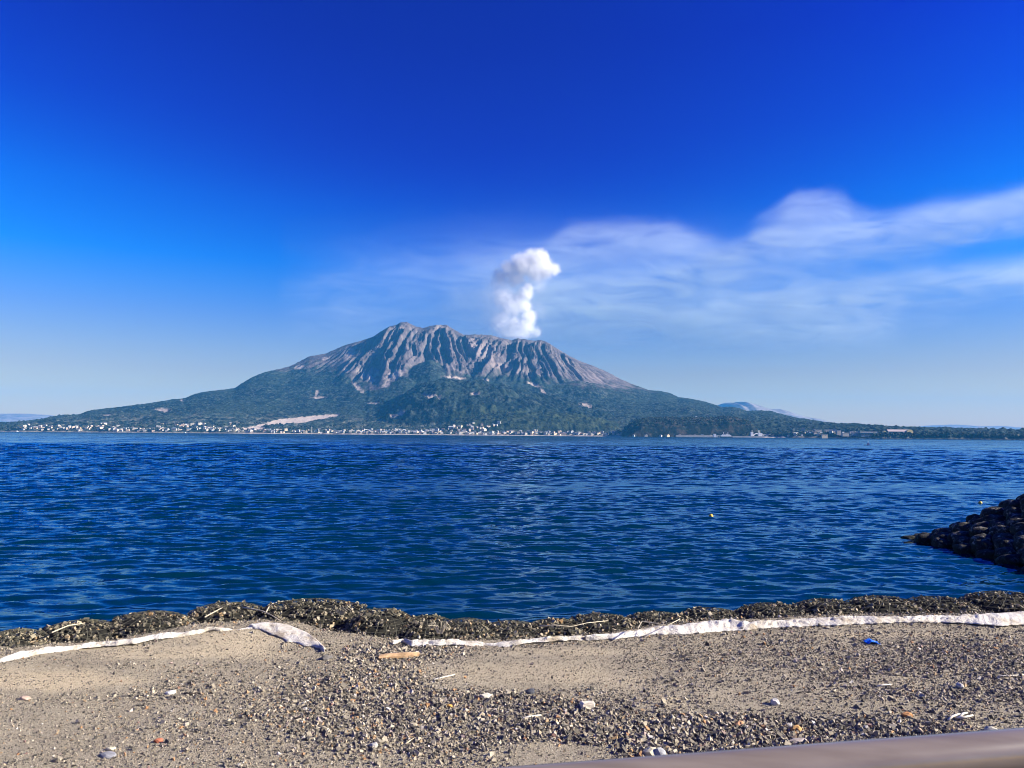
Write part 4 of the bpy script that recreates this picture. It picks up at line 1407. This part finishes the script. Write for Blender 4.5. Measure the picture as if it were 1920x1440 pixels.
# sea wall under the headland and quay
mb = MB()
far_box(mb, 1268, 1352, 816.2, 821, 4120, 20)
far_box(mb, 1352, 1480, 818.2, 823, 4050, 60)
tag(mb.build('quay', quay_m), kind='structure')
Yt = 4060
P = at(1436, 820, y=Yt)
P.z = 0
term = empty('ferry_terminal', P, 'long white ferry terminal with towers and an arched ramp on the far quay', 'terminal')
far_px = lambda px0, px1, py0, py1, dep=14, off=0: far_box(MB(), px0, px1, py0, py1, Yt + off, dep)
part(term, far_px(1408.5, 1412.5, 810, 821, 14), 'tower', white_m)
part(term, far_px(1422.5, 1429.5, 812, 821, 16), 'tower', white_m)
part(term, far_px(1458.5, 1464, 812.5, 821, 16), 'tower', walls[1])
part(term, far_px(1429.6, 1458.4, 814.2, 816.2, 18, 4), 'hall_roof', walls[2])
part(term, far_px(1429.6, 1458.4, 816.3, 817.6, 12, 8), 'upper_gallery', glass_m)
part(term, far_px(1429.6, 1458.4, 817.7, 821, 14, 6), 'hall', white_m)
mbp = MB()
for k in range(9):
    far_box(mbp, 1431 + k * 3.2, 1431.7 + k * 3.2, 816.25, 820.5, Yt + 2, 1.5)
part(term, mbp, 'columns', white_m)['kind'] = 'stuff'
arch = []
for k in range(9):
    t = k / 8
    arch.append(at(1412.5 + 10 * t, 820 - 7.0 * math.sin(math.pi * (0.15 + 0.6 * t)), y=Yt + 6))
part(term, MB().tube(arch, 3.2, 6), 'ramp_arch', white_m)
for px in (1410, 1421.5, 1424.5):
    part(term, MB().tube([at(px, 812, y=Yt + 5), at(px, 806.5, y=Yt + 5)], 1.0, 5), 'mast', white_m)

P = at(1362, 820.5, y=4000)
P.z = 0
fer = empty('ferry', P, 'white car ferry with two masts moored under the dark headland', 'ferry')
mb = MB()
hv, hf = hull_mesh(66, 14, 4.5)
mb.add(hv, hf)
mb.build('hull', hull_m, fer)
MB().box((-3, 0, 8.0), (54, 12, 6.8)).build('car_deck', white_m, fer)
MB().box((-2, 0, 13.4), (40, 10, 3.8)).build('passenger_deck', white_m, fer)
MB().box((-2, 0, 13.6), (36, 10.3, 1.2)).build('window_band', glass_m, fer)
MB().box((4, 0, 17.0), (12, 8, 3.2)).build('bridge', white_m, fer)
MB().tube([(-14, 0, 15), (-14, 0, 27)], 1.0, 6).build('mast', white_m, fer)
MB().tube([(8, 0, 18), (8, 0, 27)], 1.0, 6).build('mast', white_m, fer)
MB().box((-10, 0, 17), (5, 4, 4)).build('funnel', blue_hull, fer)

P = at(1340, 819, y=4080)
P.z = 2.5
o = MB().box((0, 0, 7), (13, 12, 17)).box((0, 0, 16), (14, 13, 1.0), 0, 1).build('harbour_office', [white_m, walls[2]], None, P)
tag(o, 'small upright white block beside the ferry under the headland', 'building')
# sports halls and works on the right shore
Yr = 3640
rp = lambda px0, px1, py0, py1, dep=14, off=0: far_box(MB(), px0, px1, py0, py1, Yr + off, dep)
P = at(1628, 819, y=Yr)
h1 = empty('works_hall', P, 'long flat-roofed works hall with shaded blue grey front on the right shore', 'hall')
part(h1, rp(1615, 1643, 811.3, 819.5, 40), 'wall', bluegrey_shaded)
part(h1, rp(1613, 1644.5, 809.4, 811.2, 44, -2), 'roof', roofs[3])
part(h1, rp(1643.2, 1644.3, 811.3, 819.5, 40), 'end_wall', walls[2])
for k in range(5):
    part(h1, rp(1617 + k * 5, 1620 + k * 5, 813.4, 815.6, 1.2, -0.8), 'window', glass_m)
P = at(1690, 818, y=Yr)
h2_ = empty('gymnasium', P, 'big hall with long pinkish roof and sunlit yellow gable on the right shore', 'hall')
a0, a1 = at(1665, 808.8, y=Yr), at(1701, 809.0, y=Yr)
zb_, zr_ = a0.z, at(1668, 805.2, y=Yr + 22).z
mb = MB().add([(a0.x, Yr - 2, zb_), (a1.x + 22, Yr - 2, zb_), (a1.x + 22, Yr + 22, zr_), (a0.x + 5, Yr + 22, zr_), (a0.x, Yr + 46, zb_), (a1.x + 22, Yr + 46, zb_),
               (a0.x, Yr - 2, zb_ - 1.2), (a1.x + 22, Yr - 2, zb_ - 1.2)], [(0, 1, 2, 3), (3, 2, 5, 4), (6, 7, 1, 0)])
part(h2_, mb, 'roof', pinkroof)
part(h2_, rp(1666, 1704, 809.4, 818.5, 38, 2), 'wall', bluegrey_shaded)
# gable wing; the sunlight on it is put into its yellow colour
gw = at(1706.5, 811, y=Yr - 8)
hw, zt, zbm = 14.5, at(1706, 805.6, y=Yr).z, at(1706, 813.5, y=Yr).z
zmid = at(1706, 809.0, y=Yr).z
mb = MB()
prof = [(-hw, zbm), (hw, zbm), (hw, zmid - 2)] + [(hw * math.cos(t), zmid - 2 + (zt - zmid + 2) * math.sin(t)) for t in np.linspace(0.25, math.pi - 0.25, 7)] + [(-hw, zmid - 2)]
n = len(prof)
mb.add([(gw.x + q[0], Yr - 8, q[1]) for q in prof] + [(gw.x + q[0], Yr + 6, q[1]) for q in prof],
       [tuple(range(n)), tuple(range(n, 2 * n))[::-1]] + [(i, i + n, (i + 1) % n + n, (i + 1) % n) for i in range(n)])
part(h2_, mb, 'gable_wing', yellow_sunlit_w)
part(h2_, rp(1694.5, 1700, 810.2, 812, 6, -6), 'porch', white_m)
for k in range(4):
    part(h2_, rp(1669 + k * 6, 1672.5 + k * 6, 811, 813.5, 1.2, 1.2), 'window', glass_m)
for (x0, x1, y0, y1, m, lab, off) in ((1657, 1661, 807.8, 813.5, yellow_sunlit_w, 'upright yellow block between the two shore halls', 6), (1645.5, 1650.5, 813.5, 816, yellow_sunlit_w, 'small yellow shed at the right end of the works hall', -8), (1646.5, 1649.8, 816.4, 820.3, walls[1], 'small cream hut at the water below the yellow shed', -20),
                                       (1666, 1685, 818.9, 820.6, walls[1], 'long low cream shed at the water below the pinkish roof', -16), (1646, 1657, 809.5, 812, bluegrey_shaded, 'low blue grey annex behind the works hall', 30),
                                       (1598, 1613.5, 811, 814, bluegrey_shaded, 'low blue grey shed left of the works hall', 10), (1594, 1602, 808.8, 810, walls[0], 'narrow white building on the rise left of the works hall', 40),
                                       (1580, 1592, 811.5, 815, walls[0], 'broad white house left of the blue grey shed', 0), (1570, 1577, 807, 812.5, walls[0], 'tall white house on the rise left of the shore halls', 20),
                                       (1548, 1562, 805.6, 809.5, walls[0], 'wide white building on the wooded rise right of the terminal', 300), (1529, 1541, 805.8, 808.5, walls[0], 'white building on the wooded rise nearest the terminal', 300),
                                       (1541, 1552, 814.5, 818.5, walls[1], 'cream house at the water between terminal and halls', 60), (1466, 1476, 812.2, 816, walls[1], 'cream building at the right end of the ferry terminal', 380)):
    a, b = at(x0, y1, y=Yr + off), at(x1, y0, y=Yr + off)
    w, h = b.x - a.x, b.z - a.z
    mb = MB()
    mb.box((0, 6, h / 2 - 4), (w, 12, h + 8))
    mb.box((0, 6, h + 0.3), (w + 1, 13, 0.6), 0, 1)
    nw = max(1, int(w // 6))
    for k in range(nw):
        mb.box((-w / 2 + w * (k + 0.5) / nw, -0.03, h * 0.55), (1.8, 0.12, min(2.0, h * 0.35)), 0, 2)
    o = mb.build('shore_building', [m, roofs[3], glass_m], None, ((a.x + b.x) / 2, a.y, a.z))
    tag(o, lab, 'building')
# dark rocky edge of the right shore
us = np.arange(1478, 2090, 2.0)
rowsv = []
for px in us:
    y0 = float(np.interp(uk(px), U, YS)) - 28
    hgt = 2.4 + 1.6 * float(perlin(px / 6, 0, 8)) + 0.8 * float(perlin(px / 2.2, 3, 9))
    rowsv.append([(uk(px) * y0, y0 - 12, -1), (uk(px) * y0, y0, max(0.8, hgt)), (uk(px) * (y0 + 14), y0 + 14, max(1, hgt + 1.5)), (uk(px) * (y0 + 60), y0 + 60, 2)])
me = mesh_np('rocky_shore', np.array(rowsv).reshape(-1, 3), grid_faces(len(us), 4)[:, ::-1], False)
tag(link('rocky_shore', me, darkrock), kind='structure')


def mast(px, pt, pb, Y, label, r=1.1, m=white_m, group=None):
    a, b = at(px, pb, y=Y), at(px, pt, y=Y)
    root = empty('radio_mast', a, label, 'mast', group)
    h = b.z - a.z
    MB().tube([(0, 0, -3), (0, 0, h)], [r, r * 0.55], 6).build('pole', m, root)
    MB().box((0, 0, h * 0.86), (r * 4, r * 2, r * 1.2)).build('platform', m, root)


MG = 'thin pale masts rising over the far town'
mast(113.5, 788.5, 799, 5050, 'thin pale mast above the far left houses', 1.3, group=MG)
mast(227.5, 790, 801, 5050, 'thin pale mast above the village left of centre', 1.2, group=MG)
mast(584.5, 800, 811, 4620, 'thin white mast on the shore right of the sand field', 1.3, group=MG)
mast(1305.5, 780.3, 785.5, 4370, 'short white tower on top of the dark headland', 2.2, group=MG)
mast(1485.5, 802, 806.5, 4600, 'short white tower in the dark wood right of the terminal', 3.0, group=MG)
mast(1539, 788.5, 795, 6400, 'hair thin mast on the skyline at the right foot of the volcano', 1.0, hull_m, MG)

# ------------------------------------------------------------------ metal guard rail in front of the camera
railm, nt, out = new_mat('rail_metal')
geo = nd(nt, 'ShaderNodeNewGeometry').outputs['Position']
r1 = nd(nt, 'ShaderNodeTexNoise', {'Vector': nd(nt, 'ShaderNodeMapping', {'Vector': geo, 'Scale': (3, 30, 30)}).outputs[0], 'Scale': 1.0, 'Detail': 4.0}).outputs[0]
rc = ramp(nt, r1, [(0.3, (0.14, 0.112, 0.095)), (0.7, (0.19, 0.158, 0.138))])
pbr(nt, out, rc, 0.21, 0.45)
RAD = 0.046
yA, yB = 1.5, 1.69
A = at(1010, 1440 + 44, y=yA)
B = at(1920, 1370 + 39, y=yB)
dirv = (B - A).normalized()
A2, B2 = A - dirv * 2.8, B + dirv * 6.5
rail = empty('guard_rail', (A2.x, A2.y, 3.2), 'round brown grey metal guard rail close in front at the lower right', 'guard rail')
L0 = Vector(rail.location)
MB().tube([A2 - L0, A - L0, (A + B) / 2 - L0, B - L0, B2 - L0], RAD, 40).build('rail', railm, rail, smooth=True)
for q in (A2 + dirv * 0.15, B + dirv * 1.8, B2 - dirv * 0.8):
    MB().tube([(q.x - L0.x, q.y - L0.y, 0), (q.x - L0.x, q.y - L0.y, q.z - L0.z - RAD + 0.005)], 0.045, 16).build('post', railm, rail, smooth=True)

# ------------------------------------------------------------------ smoke
YP = 10400.0
kpx = YP / FPX
plume_blobs = [(968, 636, 30, 0.5), (985, 612, 20, 0.75), (963, 606, 13, 0.9), (992, 594, 15, 0.95), (984, 575, 15, 0.85), (986, 550, 15, 1.0), (976, 560, 16, 0.7), (990, 541, 12, 0.9), (958, 575, 26, 0.55),
               (942, 605, 28, 0.42), (945, 560, 24, 0.48), (940, 518, 18, 0.7), (955, 506, 18, 0.9), (978, 498, 22, 1.0), (1000, 489, 22, 1.0), (1015, 482, 15, 1.0), (1020, 503, 20, 0.95), (1037, 505, 14, 0.9), (1003, 510, 20, 0.8),
               (965, 520, 20, 0.75), (932, 534, 16, 0.4), (1002, 622, 14, 0.5), (955, 626, 26, 0.5), (930, 565, 36, 0.13), (1008, 580, 24, 0.12), (922, 600, 30, 0.12), (945, 545, 22, 0.3), (1008, 530, 22, 0.2)]
pc = at(980, 556, y=YP)
mb = MB()
PT = at(980, 440, y=YP).z
mb.box((0, 0, (1312 + PT) / 2 - pc.z), (1380, 620, PT - 1312))
pm, nt, out = new_mat('steam')
co = nd(nt, 'ShaderNodeTexCoord').outputs['Object']
nv_ = nd(nt, 'ShaderNodeTexNoise', {'Vector': co, 'Scale': 0.0063, 'Detail': 4.0, 'Roughness': 0.6})
off = nd(nt, 'ShaderNodeVectorMath', {0: nv_.outputs['Color'], 1: (0.5, 0.5, 0.5)}, operation='SUBTRACT').outputs[0]
off = nd(nt, 'ShaderNodeVectorMath', {0: off, 'Scale': 105.0}, operation='SCALE').outputs[0]
nf_ = nd(nt, 'ShaderNodeTexNoise', {'Vector': co, 'Scale': 0.019, 'Detail': 5.0, 'Roughness': 0.6})
off2 = nd(nt, 'ShaderNodeVectorMath', {0: nf_.outputs['Color'], 1: (0.5, 0.5, 0.5)}, operation='SUBTRACT').outputs[0]
off2 = nd(nt, 'ShaderNodeVectorMath', {0: off2, 'Scale': 80.0}, operation='SCALE').outputs[0]
off = nd(nt, 'ShaderNodeVectorMath', {0: off, 1: off2}, operation='ADD').outputs[0]
cw = nd(nt, 'ShaderNodeVectorMath', {0: co, 1: off}, operation='ADD').outputs[0]
tot = None
for i, (bx, by, br, bw) in enumerate(plume_blobs):
    q = at(bx, by, y=YP) - pc
    q.y = 25 * math.sin(i * 2.4)
    dist = nd(nt, 'ShaderNodeVectorMath', {0: cw, 1: tuple(q)}, operation='DISTANCE').outputs['Value']
    v = nd(nt, 'ShaderNodeMapRange', {0: dist, 1: br * kpx * 1.42, 2: br * kpx * 0.40, 3: 0.0, 4: bw}, interpolation_type='SMOOTHSTEP').outputs[0]
    tot = v if tot is None else mth(nt, 'MAXIMUM', tot, v)
nz2 = nd(nt, 'ShaderNodeTexNoise', {'Vector': co, 'Scale': 0.016, 'Detail': 3.0, 'Roughness': 0.6}).outputs[0]
den = mth(nt, 'MULTIPLY', mth(nt, 'POWER', tot, 1.6), nd(nt, 'ShaderNodeMapRange', {0: nz2, 1: 0.32, 2: 0.62, 3: 0.15, 4: 1.5}).outputs[0])
den = mth(nt, 'MULTIPLY', den, 0.018)
pv = nd(nt, 'ShaderNodeVolumePrincipled', {'Color': (0.96, 0.965, 0.98, 1), 'Density': den, 'Anisotropy': 0.1})
nt.links.new(pv.outputs[0], out.inputs['Volume'])
pm.cycles.volume_step_rate = 0.5
o = mb.build('smoke_plume', pm, None, pc)
tag(o, 'white steam plume rising from the crater behind the summit ridge', kind='stuff')

# thin veil of drifting smoke
YV = 14000.0
kv = YV / FPX
vc = at(1300, 495, y=YV)
mb = MB()
wbox, hbox = 1560 * kv, 362 * kv
mb.box((0, 0, 0), (wbox, 700, hbox))
sm_, nt, out = new_mat('drifting_smoke')
co = nd(nt, 'ShaderNodeTexCoord').outputs['Object']


def curve(nt, xsock, pts):
    n = nt.nodes.new('ShaderNodeFloatCurve')
    n.mapping.extend = 'HORIZONTAL'
    cv = n.mapping.curves[0]
    cv.points[0].location = pts[0]
    cv.points[1].location = pts[-1]
    for p in pts[1:-1]:
        cv.points.new(*p)
    n.mapping.update()
    nt.links.new(xsock, n.inputs['Value'])
    return n.outputs[0]


def vpt(px, py):
    q = at(px, py, y=YV) - vc
    return (q.x / wbox + 0.5, q.z / hbox + 0.5)


def vnoise(scale, rot, seed, detail=4.0, dist=0.4):
    mpv = nd(nt, 'ShaderNodeMapping', {'Vector': co, 'Location': (seed * 3.7, 0, seed * 1.3), 'Rotation': (0, R(rot), 0), 'Scale': scale}).outputs[0]
    return nd(nt, 'ShaderNodeTexNoise', {'Vector': mpv, 'Scale': 1.0, 'Detail': detail, 'Roughness': 0.58, 'Distortion': dist}).outputs[0]


n_big = vnoise((0.00032, 0.0005, 0.00088), 14, 1)
n_fine = vnoise((0.0008, 0.0008, 0.0037), 15, 2, 6.0, 1.2)
wob = mth(nt, 'ADD', mth(nt, 'MULTIPLY', mth(nt, 'SUBTRACT', n_big, 0.5), 0.14), mth(nt, 'MULTIPLY', mth(nt, 'SUBTRACT', n_fine, 0.5), 0.10))
sx = nd(nt, 'ShaderNodeSeparateXYZ', {0: co})
xn = mth(nt, 'ADD', mth(nt, 'DIVIDE', sx.outputs[0], wbox), 0.5)
zn = mth(nt, 'ADD', mth(nt, 'ADD', mth(nt, 'DIVIDE', sx.outputs[2], hbox), 0.5), wob)
# bands of drifting smoke: centre line, half width up and down in pixels of the photograph, strength along the line
BANDS = [
    ([(930, 545, 0), (1010, 560, 0.6), (1120, 540, 0.8), (1210, 522, 0.9), (1300, 495, 0.85), (1385, 468, 0.95), (1450, 440, 1.1), (1535, 438, 1.1), (1660, 420, 1.0), (1785, 395, 1.0), (1920, 372, 1.0), (2070, 345, 0.9)], 17, 46, 0.85),
    ([(930, 475, 0), (1010, 462, 0.35), (1085, 432, 0.75), (1170, 428, 0.8), (1240, 428, 0.8), (1310, 448, 0.6), (1370, 465, 0.2), (1420, 470, 0)], 13, 62, 0.8),
    ([(1400, 420, 0), (1460, 385, 0.45), (1500, 368, 0.9), (1555, 372, 0.9), (1600, 395, 0.6), (1660, 410, 0)], 9, 52, 0.75),
    ([(1560, 470, 0), (1620, 468, 0.5), (1710, 462, 0.8), (1800, 440, 0.8), (1920, 415, 0.8), (2070, 390, 0.7)], 18, 26, 0.65),
    ([(1440, 560, 0), (1510, 555, 0.5), (1585, 545, 0.8), (1710, 526, 0.95), (1800, 522, 0.9), (1920, 516, 1.0), (2070, 500, 0.8)], 24, 34, 0.85),
    ([(1250, 600, 0), (1350, 610, 0.4), (1460, 615, 0.6), (1610, 598, 0.6), (1700, 585, 0.5), (1790, 572, 0.25), (1850, 560, 0)], 60, 34, 0.45),
    ([(820, 610, 0), (900, 615, 0.4), (1020, 620, 0.85), (1250, 625, 0.9), (1420, 625, 0.75), (1560, 615, 0.45), (1700, 600, 0)], 105, 90, 1.7),
    ([(540, 590, 0), (640, 560, 0.35), (760, 545, 0.6), (880, 545, 0.8), (950, 555, 0.9), (1060, 565, 0.9), (1200, 575, 0.7), (1350, 570, 0.5), (1500, 560, 0.3), (1620, 560, 0)], 75, 70, 0.60)]
tot = None
for pts, wu, wd, k in BANDS:
    cl_ = curve(nt, xn, [vpt(p[0], p[1]) for p in pts])
    am_ = curve(nt, xn, [(vpt(p[0], p[1])[0], p[2] * 0.8) for p in pts])
    d = mth(nt, 'SUBTRACT', zn, cl_)
    up_ = mth(nt, 'DIVIDE', mth(nt, 'MAXIMUM', d, 0.0), wu / 362.0)
    dn_ = mth(nt, 'DIVIDE', mth(nt, 'MINIMUM', d, 0.0), wd / 362.0)
    q = mth(nt, 'ADD', mth(nt, 'MULTIPLY', up_, up_), mth(nt, 'MULTIPLY', dn_, dn_))
    v = mth(nt, 'MULTIPLY', mth(nt, 'MULTIPLY', mth(nt, 'POWER', 2.718, mth(nt, 'MULTIPLY', q, -1.0)), am_), k / 0.8)
    tot = v if tot is None else mth(nt, 'ADD', tot, v)
fin = nd(nt, 'ShaderNodeMapRange', {0: n_fine, 1: 0.30, 2: 0.70, 3: 0.25, 4: 1.75}).outputs[0]
edge_ = nd(nt, 'ShaderNodeMapRange', {0: mth(nt, 'DIVIDE', sx.outputs[2], hbox), 1: -0.5, 2: -0.34, 3: 0.0, 4: 1.0}, interpolation_type='SMOOTHSTEP').outputs[0]
den = mth(nt, 'MULTIPLY', mth(nt, 'MULTIPLY', mth(nt, 'MULTIPLY', tot, fin), edge_), 0.00080)
pv = nd(nt, 'ShaderNodeVolumePrincipled', {'Color': (0.84, 0.95, 0.98, 1), 'Density': den, 'Anisotropy': 0.0})
nt.links.new(pv.outputs[0], out.inputs['Volume'])
o = mb.build('drifting_smoke', sm_, None, vc)
tag(o, 'thin veil of smoke drifting right from the crater', kind='stuff')
